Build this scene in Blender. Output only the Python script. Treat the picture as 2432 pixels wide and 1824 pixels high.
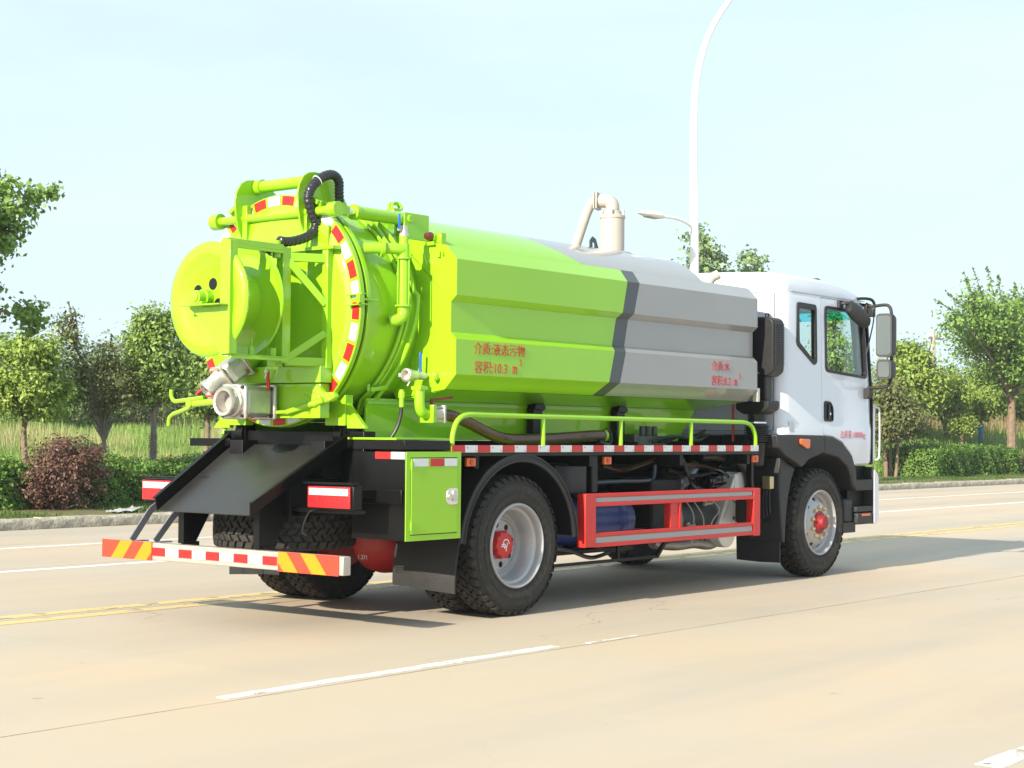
import bpy, bmesh, math, random
import numpy as np
from mathutils import Vector, Matrix
random.seed(7)
rng = np.random.default_rng(7)
rad = math.radians
scene = bpy.context.scene
for o in list(bpy.data.objects):
    bpy.data.objects.remove(o)
col = scene.collection

# ------------------------------------------------------------------ camera
YAW, PITCH, ROLL = .6781, .0307, .0086
cf = Vector((math.cos(PITCH) * math.cos(YAW), math.cos(PITCH) * math.sin(YAW), math.sin(PITCH)))
cr = Vector((math.sin(YAW), -math.cos(YAW), 0))
cu = cr.cross(cf)
cr2 = cr * math.cos(ROLL) + cu * math.sin(ROLL)
cu2 = -cr * math.sin(ROLL) + cu * math.cos(ROLL)
cd = bpy.data.cameras.new('camera')
cam = bpy.data.objects.new('camera', cd)
col.objects.link(cam)
M = Matrix((cr2, cu2, -cf)).transposed().to_4x4()
M.translation = Vector((-9.61, -8.8781, 1.3457))
cam.matrix_world = M
cd.sensor_width = 36
cd.lens = 36 * 3921.9 / 2432
cd.clip_end = 3000
scene.camera = cam

# ------------------------------------------------------------------ sky and sun
SUN_EL = rad(25)
SUN_AZ = math.atan2(-.055, -1.0)          # direction towards the sun in the XY plane
w = bpy.data.worlds.new('World')
scene.world = w
w.use_nodes = True
nt = w.node_tree
bg = nt.nodes['Background']
sky = nt.nodes.new('ShaderNodeTexSky')
sky.sky_type = 'NISHITA'
sky.sun_disc = False
sky.sun_elevation = SUN_EL
sky.sun_rotation = math.pi / 2 - SUN_AZ
sky.air_density = 1.0
sky.dust_density = 1.6
sky.ozone_density = 1.2
tc = nt.nodes.new('ShaderNodeTexCoord')
mp = nt.nodes.new('ShaderNodeMapping')
mp.inputs['Scale'].default_value = (1.3, 1.3, 6.5)
mp.inputs['Rotation'].default_value = (rad(8), rad(-6), 0)
nz = nt.nodes.new('ShaderNodeTexNoise')
nz.inputs['Scale'].default_value = 1.6
nz.inputs['Detail'].default_value = 5
nz.inputs['Roughness'].default_value = .5
rp = nt.nodes.new('ShaderNodeMapRange')
rp.inputs[1].default_value = .36
rp.inputs[2].default_value = .62
rp.inputs[3].default_value = .72
rp.inputs[4].default_value = 1.0
mx = nt.nodes.new('ShaderNodeMix')
mx.data_type = 'RGBA'
L = nt.links.new
L(tc.outputs['Generated'], mp.inputs[0])
L(mp.outputs[0], nz.inputs['Vector'])
L(nz.outputs['Fac'], rp.inputs[0])
L(rp.outputs[0], mx.inputs[0])
L(sky.outputs[0], mx.inputs[6])
mx.inputs[7].default_value = (4.75, 5.85, 6.5, 1)     # thin bright high cloud
L(mx.outputs[2], bg.inputs['Color'])
bg.inputs['Strength'].default_value = .10
sd = bpy.data.lights.new('sun', 'SUN')
sd.energy = 5.0
sd.angle = rad(.6)
sd.color = (1, .90, .74)
sun = bpy.data.objects.new('sun', sd)
col.objects.link(sun)
sv = Vector((math.cos(SUN_EL) * math.cos(SUN_AZ), math.cos(SUN_EL) * math.sin(SUN_AZ), math.sin(SUN_EL)))
sun.rotation_euler = sv.to_track_quat('Z', 'Y').to_euler()
sun.location = (-8, -2, 9)
scene.view_settings.view_transform = 'Standard'
scene.view_settings.look = 'None'
scene.view_settings.exposure = .86
scene.view_settings.gamma = 1
scene.view_settings.use_curve_mapping = False
scene.render.engine = 'CYCLES'
scene.cycles.max_bounces = 8
scene.cycles.transparent_max_bounces = 12

# ------------------------------------------------------------------ materials
MATS = {}


def mat(name, color, rough=.5, metal=0, var=0.0, vscale=3.0, bump=0.0, bscale=40.0, coat=0.0, spec=.5, dirt=None, emis=None):
    if name in MATS:
        return MATS[name]
    m = bpy.data.materials.new(name)
    m.use_nodes = True
    t = m.node_tree
    b = t.nodes['Principled BSDF']
    b.inputs['Base Color'].default_value = (*color, 1)
    b.inputs['Roughness'].default_value = rough
    b.inputs['Metallic'].default_value = metal
    b.inputs['Coat Weight'].default_value = coat
    b.inputs['Coat Roughness'].default_value = .06
    b.inputs['Specular IOR Level'].default_value = spec
    tcn = t.nodes.new('ShaderNodeTexCoord')
    n = t.nodes.new('ShaderNodeTexNoise')
    n.inputs['Scale'].default_value = vscale
    n.inputs['Detail'].default_value = 6
    t.links.new(tcn.outputs['Object'], n.inputs['Vector'])
    if var > 0:
        r = t.nodes.new('ShaderNodeMapRange')
        r.inputs[1].default_value = .3
        r.inputs[2].default_value = .7
        r.inputs[3].default_value = 1 - var
        r.inputs[4].default_value = 1 + var
        mm = t.nodes.new('ShaderNodeMix')
        mm.data_type = 'RGBA'
        mm.blend_type = 'MULTIPLY'
        mm.inputs[0].default_value = 1
        mm.inputs[6].default_value = (*color, 1)
        t.links.new(n.outputs['Fac'], r.inputs[0])
        t.links.new(r.outputs[0], mm.inputs[7])
        last = mm.outputs[2]
        if dirt:
            n2 = t.nodes.new('ShaderNodeTexNoise')
            n2.inputs['Scale'].default_value = vscale * 3.3
            n2.inputs['Detail'].default_value = 8
            t.links.new(tcn.outputs['Object'], n2.inputs['Vector'])
            r2 = t.nodes.new('ShaderNodeMapRange')
            r2.inputs[1].default_value = .5
            r2.inputs[2].default_value = .75
            r2.inputs[4].default_value = .6
            m2 = t.nodes.new('ShaderNodeMix')
            m2.data_type = 'RGBA'
            m2.inputs[7].default_value = (*dirt, 1)
            t.links.new(n2.outputs['Fac'], r2.inputs[0])
            t.links.new(r2.outputs[0], m2.inputs[0])
            t.links.new(last, m2.inputs[6])
            last = m2.outputs[2]
        t.links.new(last, b.inputs['Base Color'])
        r3 = t.nodes.new('ShaderNodeMapRange')
        r3.inputs[3].default_value = max(.02, rough * .8)
        r3.inputs[4].default_value = min(1, rough * 1.25)
        t.links.new(n.outputs['Fac'], r3.inputs[0])
        t.links.new(r3.outputs[0], b.inputs['Roughness'])
    if bump > 0:
        nb = t.nodes.new('ShaderNodeTexNoise')
        nb.inputs['Scale'].default_value = bscale
        nb.inputs['Detail'].default_value = 6
        t.links.new(tcn.outputs['Object'], nb.inputs['Vector'])
        bp = t.nodes.new('ShaderNodeBump')
        bp.inputs['Strength'].default_value = bump
        bp.inputs['Distance'].default_value = .02
        t.links.new(nb.outputs['Fac'], bp.inputs['Height'])
        t.links.new(bp.outputs[0], b.inputs['Normal'])
    if emis:
        b.inputs['Emission Color'].default_value = (*emis[0], 1)
        b.inputs['Emission Strength'].default_value = emis[1]
    MATS[name] = m
    return m


def glass(name, tint, alpha, rough=.02):
    m = bpy.data.materials.new(name)
    m.use_nodes = True
    t = m.node_tree
    t.nodes.remove(t.nodes['Principled BSDF'])
    out = t.nodes['Material Output']
    tr = t.nodes.new('ShaderNodeBsdfTransparent')
    tr.inputs[0].default_value = (*tint, 1)
    gl = t.nodes.new('ShaderNodeBsdfGlossy')
    gl.inputs['Roughness'].default_value = rough
    fr = t.nodes.new('ShaderNodeLayerWeight')
    fr.inputs[0].default_value = .5
    pw = t.nodes.new('ShaderNodeMath')
    pw.operation = 'POWER'
    pw.inputs[1].default_value = 5
    t.links.new(fr.outputs['Facing'], pw.inputs[0])
    ml = t.nodes.new('ShaderNodeMath')
    ml.operation = 'MULTIPLY_ADD'
    ml.inputs[1].default_value = .9
    ml.inputs[2].default_value = alpha + .02
    ms = t.nodes.new('ShaderNodeMixShader')
    t.links.new(pw.outputs[0], ml.inputs[0])
    t.links.new(ml.outputs[0], ms.inputs[0])
    t.links.new(tr.outputs[0], ms.inputs[1])
    t.links.new(gl.outputs[0], ms.inputs[2])
    t.links.new(ms.outputs[0], out.inputs[0])
    MATS[name] = m
    return m


def leafmat(name, c1, c2, trans=.22, rough=.5):
    m = bpy.data.materials.new(name)
    m.use_nodes = True
    t = m.node_tree
    b = t.nodes['Principled BSDF']
    out = t.nodes['Material Output']
    g = t.nodes.new('ShaderNodeNewGeometry')
    mm = t.nodes.new('ShaderNodeMix')
    mm.data_type = 'RGBA'
    mm.inputs[6].default_value = (*c1, 1)
    mm.inputs[7].default_value = (*c2, 1)
    t.links.new(g.outputs['Random Per Island'], mm.inputs[0])
    b.inputs['Roughness'].default_value = rough
    b.inputs['Specular IOR Level'].default_value = .35
    t.links.new(mm.outputs[2], b.inputs['Base Color'])
    tl = t.nodes.new('ShaderNodeBsdfTranslucent')
    t.links.new(mm.outputs[2], tl.inputs[0])
    ms = t.nodes.new('ShaderNodeMixShader')
    ms.inputs[0].default_value = trans
    t.links.new(b.outputs[0], ms.inputs[1])
    t.links.new(tl.outputs[0], ms.inputs[2])
    t.links.new(ms.outputs[0], out.inputs[0])
    MATS[name] = m
    return m


GREEN = mat('green_paint', (.255, .535, .010), .40, var=.03, vscale=2, coat=.9, spec=.2, bump=.015, bscale=9)
GREY = mat('grey_paint', (.285, .285, .285), .36, var=.03, vscale=2, coat=.9, spec=.2, bump=.015, bscale=9)
CHAR = mat('charcoal_paint', (.045, .055, .06), .35, var=.05, coat=.2)
BLACK = mat('black_paint', (.003, .003, .0033), .36, var=.2, vscale=5, bump=.05, bscale=14, spec=.3)
TRAYM = mat('tray_paint', (.022, .021, .020), .36, var=.25, vscale=3, bump=.06, bscale=10)
DARKM = mat('chassis_black', (.005, .005, .006), .5, var=.3, vscale=6, bump=.1, spec=.3)
PLAST = mat('grey_plastic', (.017, .018, .020), .55, var=.12, vscale=4, bump=.12, bscale=220)
BPLAST = mat('black_plastic', (.006, .006, .007), .45, var=.1, bump=.08, bscale=160)
WHITE = mat('white_cab_paint', (.62, .66, .74), .22, var=.015, coat=.5)
RED = mat('red_paint', (.55, .022, .018), .38, var=.08, vscale=4, bump=.03, bscale=20)
DRED = mat('axle_red', (.42, .02, .02), .4, var=.15, vscale=6)
RUB = mat('tyre_rubber', (.020, .0185, .016), .75, var=.25, vscale=7, bump=.15, bscale=60, dirt=(.070, .058, .044))
FLAP = mat('mudflap_rubber', (.014, .014, .014), .55, var=.2, vscale=8, bump=.2, bscale=90)
STEEL = mat('wheel_silver', (.42, .42, .43), .42, .5, var=.08, vscale=6)
CAST = mat('cast_aluminium', (.58, .56, .52), .42, .8, var=.18, vscale=9, bump=.15, bscale=70)
CHROME = mat('chrome', (.75, .75, .75), .15, 1)
BRASS = mat('brass_nut', (.62, .50, .30), .35, .85)
BEIGE = mat('beige_paint', (.42, .385, .34), .4, var=.05, vscale=5, bump=.03)
TRED = mat('tape_red', (.46, .016, .016), .35, var=.06, vscale=30)
TWHITE = mat('tape_white', (.60, .63, .66), .35, var=.04, vscale=30)
PRED = mat('plate_red', (.50, .045, .02), .45, var=.04, vscale=20)
PYEL = mat('plate_yellow', (.55, .23, .004), .45, var=.04, vscale=20)
ALU = mat('aluminium', (.46, .42, .38), .45, .4, var=.06, vscale=12)
LRED = mat('red_lens', (.55, .012, .016), .18, coat=.6, bump=.35, bscale=110)
LWHT = mat('white_lens', (.66, .52, .50), .2, coat=.6, bump=.35, bscale=110)
AMB = mat('amber_lens', (.70, .12, .012), .25, coat=.5, bump=.3, bscale=120)
DLENS = mat('dark_red_lens', (.10, .008, .006), .15, coat=.8)
HOSE = mat('black_hose', (.018, .019, .022), .33)
RHOSE = mat('brown_hose', (.075, .020, .016), .28, var=.25, vscale=6, coat=.3)
BLUE = mat('blue_paint', (.012, .03, .16), .35, var=.15, vscale=5)
HBLUE = mat('blue_handle', (.01, .10, .42), .4)
LEVER = mat('red_lever', (.55, .03, .03), .4)
TEXTR = mat('red_lettering', (.55, .035, .03), .5)
TEXTP = mat('pink_lettering', (.60, .20, .23), .5)
WLET = mat('white_lettering', (.75, .75, .75), .5)
TMARK = mat('tape_mark', (.45, .10, .16), .5)
GLASS = glass('window_glass', (.90, .95, .93), .02)
TINT = glass('tint_band', (.30, .82, .90), .03)
MIRR = mat('mirror_glass', (.30, .32, .30), .05, 1)
SEAT = mat('seat_cloth', (.30, .28, .25), .8, var=.1)
LINER = mat('cab_lining', (.25, .25, .24), .7, var=.1)


# ------------------------------------------------------------------ mesh helpers
class MB:
    def __init__(s):
        s.v = []
        s.f = []

    def add(s, vs, fs):
        o = len(s.v)
        s.v += [tuple(float(c) for c in p) for p in vs]
        s.f += [tuple(i + o for i in f) for f in fs]
        return s

    def box(s, x0, x1, y0, y1, z0, z1):
        if x0 > x1: x0, x1 = x1, x0
        if y0 > y1: y0, y1 = y1, y0
        if z0 > z1: z0, z1 = z1, z0
        return s.add([(x0, y0, z0), (x1, y0, z0), (x1, y1, z0), (x0, y1, z0), (x0, y0, z1), (x1, y0, z1), (x1, y1, z1), (x0, y1, z1)],
                     [(0, 3, 2, 1), (4, 5, 6, 7), (0, 1, 5, 4), (1, 2, 6, 5), (2, 3, 7, 6), (3, 0, 4, 7)])

    def bar(s, p0, p1, wd, ht, up=(0, 0, 1)):
        p0 = Vector(p0); p1 = Vector(p1)
        d = (p1 - p0).normalized()
        a = d.cross(Vector(up)).normalized()
        b = a.cross(d)
        vs = []
        for p in (p0, p1):
            for i, j in ((-1, -1), (1, -1), (1, 1), (-1, 1)):
                vs.append(p + a * (i * wd / 2) + b * (j * ht / 2))
        return s.add(vs, [(3, 2, 1, 0), (4, 5, 6, 7), (0, 1, 5, 4), (1, 2, 6, 5), (2, 3, 7, 6), (3, 0, 4, 7)])

    def cyl(s, p0, p1, r0, r1=None, n=24, caps=True):
        return s.tube([p0, p1], r0, n, caps, None if r1 is None else [r0, r1])

    def tube(s, pts, r, n=10, caps=True, rs=None):
        pts = [Vector(p) for p in pts]
        o = len(s.v)
        prev = None
        vs = []
        for i, p in enumerate(pts):
            d = (pts[min(i + 1, len(pts) - 1)] - pts[max(i - 1, 0)]).normalized()
            if prev is None:
                a = d.orthogonal().normalized()
            else:
                a = prev - d * prev.dot(d)
                a = a.normalized() if a.length > 1e-6 else d.orthogonal().normalized()
            prev = a
            b = d.cross(a)
            rr = rs[i] if rs else r
            for k in range(n):
                t = 2 * math.pi * k / n
                vs.append(p + (a * math.cos(t) + b * math.sin(t)) * rr)
        fs = []
        m = len(pts)
        for i in range(m - 1):
            for k in range(n):
                k2 = (k + 1) % n
                fs.append((i * n + k, i * n + k2, (i + 1) * n + k2, (i + 1) * n + k))
        if caps:
            fs.append(tuple(range(n - 1, -1, -1)))
            fs.append(tuple((m - 1) * n + k for k in range(n)))
        return s.add(vs, fs)

    def lathe(s, c, axis, prof, n=48, lobes=None):
        # prof: list of (a, r) along the axis; closed at r=0 ends
        c = Vector(c)
        ax = Vector(axis).normalized()
        a = ax.orthogonal().normalized()
        b = ax.cross(a)
        vs = []
        fs = []
        m = len(prof)
        for h, r in prof:
            for k in range(n):
                t = 2 * math.pi * k / n
                q = r * (1 + lobes[1] * math.cos(lobes[0] * t)) if lobes else r
                vs.append(c + ax * h + (a * math.cos(t) + b * math.sin(t)) * q)
        for i in range(m - 1):
            for k in range(n):
                k2 = (k + 1) % n
                fs.append((i * n + k, i * n + k2, (i + 1) * n + k2, (i + 1) * n + k))
        return s.add(vs, fs)

    def prism(s, poly, axis, a0, a1):
        # poly in the two other coordinates in x,y,z order
        n = len(poly)
        vs = []
        for a in (a0, a1):
            for p, q in poly:
                vs.append({'x': (a, p, q), 'y': (p, a, q), 'z': (p, q, a)}[axis])
        fs = [tuple(range(n)), tuple(range(2 * n - 1, n - 1, -1))]
        for i in range(n):
            j = (i + 1) % n
            fs.append((i, i + n, j + n, j))
        return s.add(vs, fs)

    def ring(s, po, pi, axis, a0, a1):
        n = len(po)
        vs = []
        for a in (a0, a1):
            for pl in (po, pi):
                for p, q in pl:
                    vs.append({'x': (a, p, q), 'y': (p, a, q), 'z': (p, q, a)}[axis])
        fs = []
        for i in range(n):
            j = (i + 1) % n
            fs += [(i, j, n + j, n + i), (2 * n + i, 3 * n + i, 3 * n + j, 2 * n + j), (i, 2 * n + i, 2 * n + j, j), (n + i, n + j, 3 * n + j, 3 * n + i)]
        return s.add(vs, fs)

    def mirror(s):
        m = MB()
        m.v = [(x, -y, z) for x, y, z in s.v]
        m.f = [tuple(reversed(f)) for f in s.f]
        return m

    def mesh(s, name, fix=True, sharp=35, weld=False):
        me = bpy.data.meshes.new(name)
        me.from_pydata(s.v, [], s.f)
        if fix:
            bm = bmesh.new()
            bm.from_mesh(me)
            if weld: bmesh.ops.remove_doubles(bm, verts=bm.verts, dist=1e-5)
            bmesh.ops.recalc_face_normals(bm, faces=bm.faces)
            bm.to_mesh(me)
            bm.free()
        me.shade_smooth()
        me.set_sharp_from_angle(angle=rad(sharp))
        return me

    def build(s, name, m, parent=None, bevel=0, fix=True, sharp=35, seg=2):
        return link(name, s.mesh(name, fix, sharp), m, parent, bevel, seg)


def link(name, me, m, parent=None, bevel=0, seg=2):
    if m is not None and not me.materials:
        me.materials.append(m)
    o = bpy.data.objects.new(name, me)
    col.objects.link(o)
    o.parent = parent
    if bevel:
        md = o.modifiers.new('bevel', 'BEVEL')
        md.width = bevel
        md.segments = seg
        md.limit_method = 'ANGLE'
        md.angle_limit = rad(38)
        md.harden_normals = False
    return o


def empty(name, loc, label=None, cat=None, group=None):
    o = bpy.data.objects.new(name, None)
    o.empty_display_size = .2
    col.objects.link(o)
    o.location = loc
    if label: tag(o, label, cat, group)
    return o


def tag(o, label=None, cat=None, group=None, kind=None):
    if label: o['label'] = label
    if cat: o['category'] = cat
    if group: o['group'] = group
    if kind: o['kind'] = kind
    return o


def boolean(a, b, op='DIFFERENCE'):
    oa = bpy.data.objects.new('tmp_a', a)
    ob = bpy.data.objects.new('tmp_b', b)
    col.objects.link(oa); col.objects.link(ob)
    md = oa.modifiers.new('b', 'BOOLEAN')
    md.operation = op
    md.solver = 'MANIFOLD'
    md.object = ob
    dg = bpy.context.evaluated_depsgraph_get()
    dg.update()
    me = bpy.data.meshes.new_from_object(oa.evaluated_get(dg))
    bpy.data.objects.remove(oa); bpy.data.objects.remove(ob)
    me.materials.clear()
    return me


def smooth(me, a=35):
    me.shade_smooth()
    me.set_sharp_from_angle(angle=rad(a))
    return me


def roundpoly(poly, r, n=5):
    out = []
    m = len(poly)
    for i in range(m):
        p = Vector(poly[i]); a = Vector(poly[i - 1]); b = Vector(poly[(i + 1) % m])
        da = (a - p); db = (b - p)
        rr = min(r, da.length * .45, db.length * .45)
        p0 = p + da.normalized() * rr
        p1 = p + db.normalized() * rr
        for k in range(n + 1):
            t = k / n
            q = p0 * (1 - t) ** 2 + p * 2 * t * (1 - t) + p1 * t ** 2
            out.append((q.x, q.y))
    return out


def inset(poly, d):
    cx = sum(p[0] for p in poly) / len(poly); cy = sum(p[1] for p in poly) / len(poly)
    out = []
    for x, y in poly:
        v = Vector((x - cx, y - cy))
        l = v.length
        v *= (l - d) / l
        out.append((cx + v.x, cy + v.y))
    return out


def spline(pts, k=6):
    P = [Vector(p) for p in pts]
    P = [P[0] * 2 - P[1]] + P + [P[-1] * 2 - P[-2]]
    out = []
    for i in range(1, len(P) - 2):
        for j in range(k):
            t = j / k
            a, b, c, d = P[i - 1], P[i], P[i + 1], P[i + 2]
            out.append(.5 * ((2 * b) + (c - a) * t + (2 * a - 5 * b + 4 * c - d) * t * t + (3 * b - a - 3 * c + d) * t ** 3))
    out.append(P[-2])
    return out


def text_mesh(body, size, sx=1.0, ext=.0015, off=-.0005):
    cu_ = bpy.data.curves.new('lettering', 'FONT')
    cu_.body = body
    cu_.size = size
    cu_.extrude = ext
    cu_.resolution_u = 3
    cu_.offset = off
    o = bpy.data.objects.new('tmp_t', cu_)
    col.objects.link(o)
    dg = bpy.context.evaluated_depsgraph_get()
    me = bpy.data.meshes.new_from_object(o.evaluated_get(dg))
    bpy.data.objects.remove(o)
    me.transform(Matrix.Scale(sx, 4, (1, 0, 0)))
    return me


# ------------------------------------------------------------------ setting: road
road = MB().box(-60, 420, -40, 10.32, -.30, -.016).build('road', mat('joint_filler', (.10, .085, .065), .9), None)
tag(road, kind='structure')


def concrete():
    m = bpy.data.materials.new('concrete')
    m.use_nodes = True
    t = m.node_tree
    b = t.nodes['Principled BSDF']
    b.inputs['Roughness'].default_value = .75
    b.inputs['Specular IOR Level'].default_value = .3
    g = t.nodes.new('ShaderNodeNewGeometry')
    oi = t.nodes.new('ShaderNodeObjectInfo')

    def noise(scale, detail, rough=.55, stretch=None):
        n = t.nodes.new('ShaderNodeTexNoise')
        n.inputs['Scale'].default_value = scale
        n.inputs['Detail'].default_value = detail
        n.inputs['Roughness'].default_value = rough
        if stretch:
            q = t.nodes.new('ShaderNodeMapping')
            q.inputs['Scale'].default_value = stretch
            t.links.new(g.outputs['Position'], q.inputs[0])
            t.links.new(q.outputs[0], n.inputs['Vector'])
        else:
            t.links.new(g.outputs['Position'], n.inputs['Vector'])
        return n.outputs['Fac']

    def rng_(src, a, b_, c, d):
        r = t.nodes.new('ShaderNodeMapRange')
        for i, v in enumerate((a, b_, c, d)):
            r.inputs[i + 1].default_value = v
        t.links.new(src, r.inputs[0])
        return r.outputs[0]

    def mixc(fac, a, b_, mode='MIX'):
        q = t.nodes.new('ShaderNodeMix')
        q.data_type = 'RGBA'
        q.blend_type = mode
        for i, s_ in ((0, fac), (6, a), (7, b_)):
            if isinstance(s_, (tuple, float, int)):
                q.inputs[i].default_value = s_
            else:
                t.links.new(s_, q.inputs[i])
        return q.outputs[2]
    base = mixc(rng_(noise(.35, 5), .35, .65, 0, 1), (.500, .395, .285, 1), (.462, .398, .320, 1))
    base = mixc(rng_(noise(.5, 6, .6, (.25, 1.6, 1)), .48, .72, 0, .8), base, (.375, .34, .29, 1))
    sx = t.nodes.new('ShaderNodeSeparateXYZ')
    t.links.new(g.outputs['Position'], sx.inputs[0])
    wob = t.nodes.new('ShaderNodeMath')
    wob.operation = 'MULTIPLY_ADD'
    wob.inputs[1].default_value = 1.3
    t.links.new(noise(.22, 3), wob.inputs[0])
    t.links.new(sx.outputs['Y'], wob.inputs[2])
    sn = t.nodes.new('ShaderNodeMath')
    sn.operation = 'MULTIPLY'
    sn.inputs[1].default_value = 2 * math.pi / 1.88
    t.links.new(wob.outputs[0], sn.inputs[0])
    sn2 = t.nodes.new('ShaderNodeMath')
    sn2.operation = 'SINE'
    t.links.new(sn.outputs[0], sn2.inputs[0])
    tracks = mixc(1.0, rng_(sn2.outputs[0], .1, 1, 0, .34), rng_(noise(.6, 5, .6, (.3, 1, 1)), .35, .65, .1, 1), 'MULTIPLY')
    base = mixc(tracks, base, (.33, .305, .27, 1))
    base = mixc(rng_(noise(2.2, 7, .65), .56, .72, 0, .4), base, (.50, .43, .33, 1))
    vo = t.nodes.new('ShaderNodeTexVoronoi')
    vo.feature = 'DISTANCE_TO_EDGE'
    vo.inputs['Scale'].default_value = .23
    wv = t.nodes.new('ShaderNodeVectorMath')
    wv.operation = 'ADD'
    nd = t.nodes.new('ShaderNodeTexNoise')
    nd.inputs['Scale'].default_value = 1.4
    nd.inputs['Detail'].default_value = 6
    t.links.new(g.outputs['Position'], nd.inputs['Vector'])
    t.links.new(g.outputs['Position'], wv.inputs[0])
    t.links.new(nd.outputs['Color'], wv.inputs[1])
    t.links.new(wv.outputs[0], vo.inputs['Vector'])
    crack = mixc(1.0, rng_(vo.outputs['Distance'], .0008, .0022, .55, 0), rng_(noise(.31, 2), .5, .6, 0, 1), 'MULTIPLY')
    base = mixc(crack, base, (.16, .14, .11, 1))
    base = mixc(rng_(noise(3.1, 3, .5), .735, .76, 0, .5), base, (.20, .175, .145, 1))
    base = mixc(1.0, base, rng_(oi.outputs['Random'], 0, 1, .975, 1.015), 'MULTIPLY')
    base = mixc(1.0, base, rng_(noise(140, 3), .3, .7, .93, 1.06), 'MULTIPLY')
    base = mixc(rng_(noise(9, 8, .7), .66, .78, 0, .25), base, (.22, .19, .15, 1))
    t.links.new(base, b.inputs['Base Color'])
    bp = t.nodes.new('ShaderNodeBump')
    bp.inputs['Strength'].default_value = .25
    bp.inputs['Distance'].default_value = .004
    t.links.new(noise(160, 4), bp.inputs['Height'])
    t.links.new(bp.outputs[0], b.inputs['Normal'])
    return m


CONC = concrete()
ROWS = [(-24.9, -17.4), (-17.4, -9.9), (-9.9, -6.33), (-6.33, -2.57), (-2.57, 1.26), (1.26, 5.02), (5.02, 7.9), (7.9, 10.30)]
slabs = {}
nslab = 0
for r, (y0, y1) in enumerate(ROWS):
    g = .0025
    if r not in slabs:
        sm = MB()
        # worn, slightly uneven long edge
        nn = 24
        lo = [(-2.5 + .0002 + (5 - 2 * .0002) * i / nn, random.uniform(0, .006)) for i in range(nn + 1)]
        poly = [(x, y0 + g + d) for x, d in lo] + [(x, y1 - g - random.uniform(0, .006)) for x, d in reversed(lo)]
        sm.prism(poly, 'z', -.05, 0)
        slabs[r] = sm.mesh('slab')
        slabs[r].materials.append(CONC)
    k0, k1 = (-3, 14) if r >= 2 else (-2, 6)
    for k in range(k0, k1 + 1):
        o = bpy.data.objects.new('slab', slabs[r])
        col.objects.link(o)
        o.location = (-.8 + 5 * k + (0 if r % 2 else .012), 0, 0)
        o.parent = road
        nslab += 1
far = MB()
far.box(71.71, 420, -40, 10.30, -.05, 0)
o = far.build('far_surface', CONC, road)
near = MB()
near.box(-60, -18.31, -40, 10.30, -.05, -.001)
near.box(-18.31, 71.7, -40, -24.91, -.05, -.002)
near.box(31.72, 71.7, -24.9, -9.91, -.05, -.002).box(-18.31, -13.31, -24.9, -9.91, -.05, -.002)
near.build('outer_surface', CONC, road)


def paintmat(name, c, wear):
    m = mat(name, c, .55, var=.05, vscale=5)
    t = m.node_tree
    b = t.nodes['Principled BSDF']
    out = t.nodes['Material Output']
    g = t.nodes.new('ShaderNodeNewGeometry')
    n = t.nodes.new('ShaderNodeTexNoise')
    n.inputs['Scale'].default_value = 5
    n.inputs['Detail'].default_value = 9
    n.inputs['Roughness'].default_value = .7
    t.links.new(g.outputs['Position'], n.inputs['Vector'])
    r = t.nodes.new('ShaderNodeMapRange')
    r.inputs[1].default_value = wear
    r.inputs[2].default_value = wear + .05
    t.links.new(n.outputs['Fac'], r.inputs[0])
    tr = t.nodes.new('ShaderNodeBsdfTransparent')
    ms = t.nodes.new('ShaderNodeMixShader')
    t.links.new(r.outputs[0], ms.inputs[0])
    t.links.new(b.outputs[0], ms.inputs[1])
    t.links.new(tr.outputs[0], ms.inputs[2])
    t.links.new(ms.outputs[0], out.inputs[0])
    return m


PW = paintmat('road_white', (.76, .73, .68), .585)
PY = paintmat('road_yellow', (.64, .48, .20), .55)


def line(x0, x1, y0, y1, m, ragged=0.0, name='painted_line'):
    n = max(2, int((x1 - x0) / .06)) if ragged else 2
    n = min(n, 90)
    lo = [(x0 + (x1 - x0) * i / n, y0 + random.uniform(0, ragged)) for i in range(n + 1)]
    hi = [(x0 + (x1 - x0) * i / n, y1 - random.uniform(0, ragged)) for i in range(n + 1)]
    MB().prism(lo + hi[::-1], 'z', -.01, .0035).build(name, m, road)


line(-60, 300, 1.335, 1.495, PY)
line(-60, 300, 1.035, 1.195, PY)
line(-60, 300, 4.66, 4.80, PW)
line(-60, 300, 7.35, 7.47, PW)
line(-3.98, -1.20, -2.525, -2.42, PW, .018)
line(-.93, -.36, -2.555, -2.515, PW, .02)
line(-3.05, 3.0, -6.19, -6.06, PW, .012)

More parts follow.
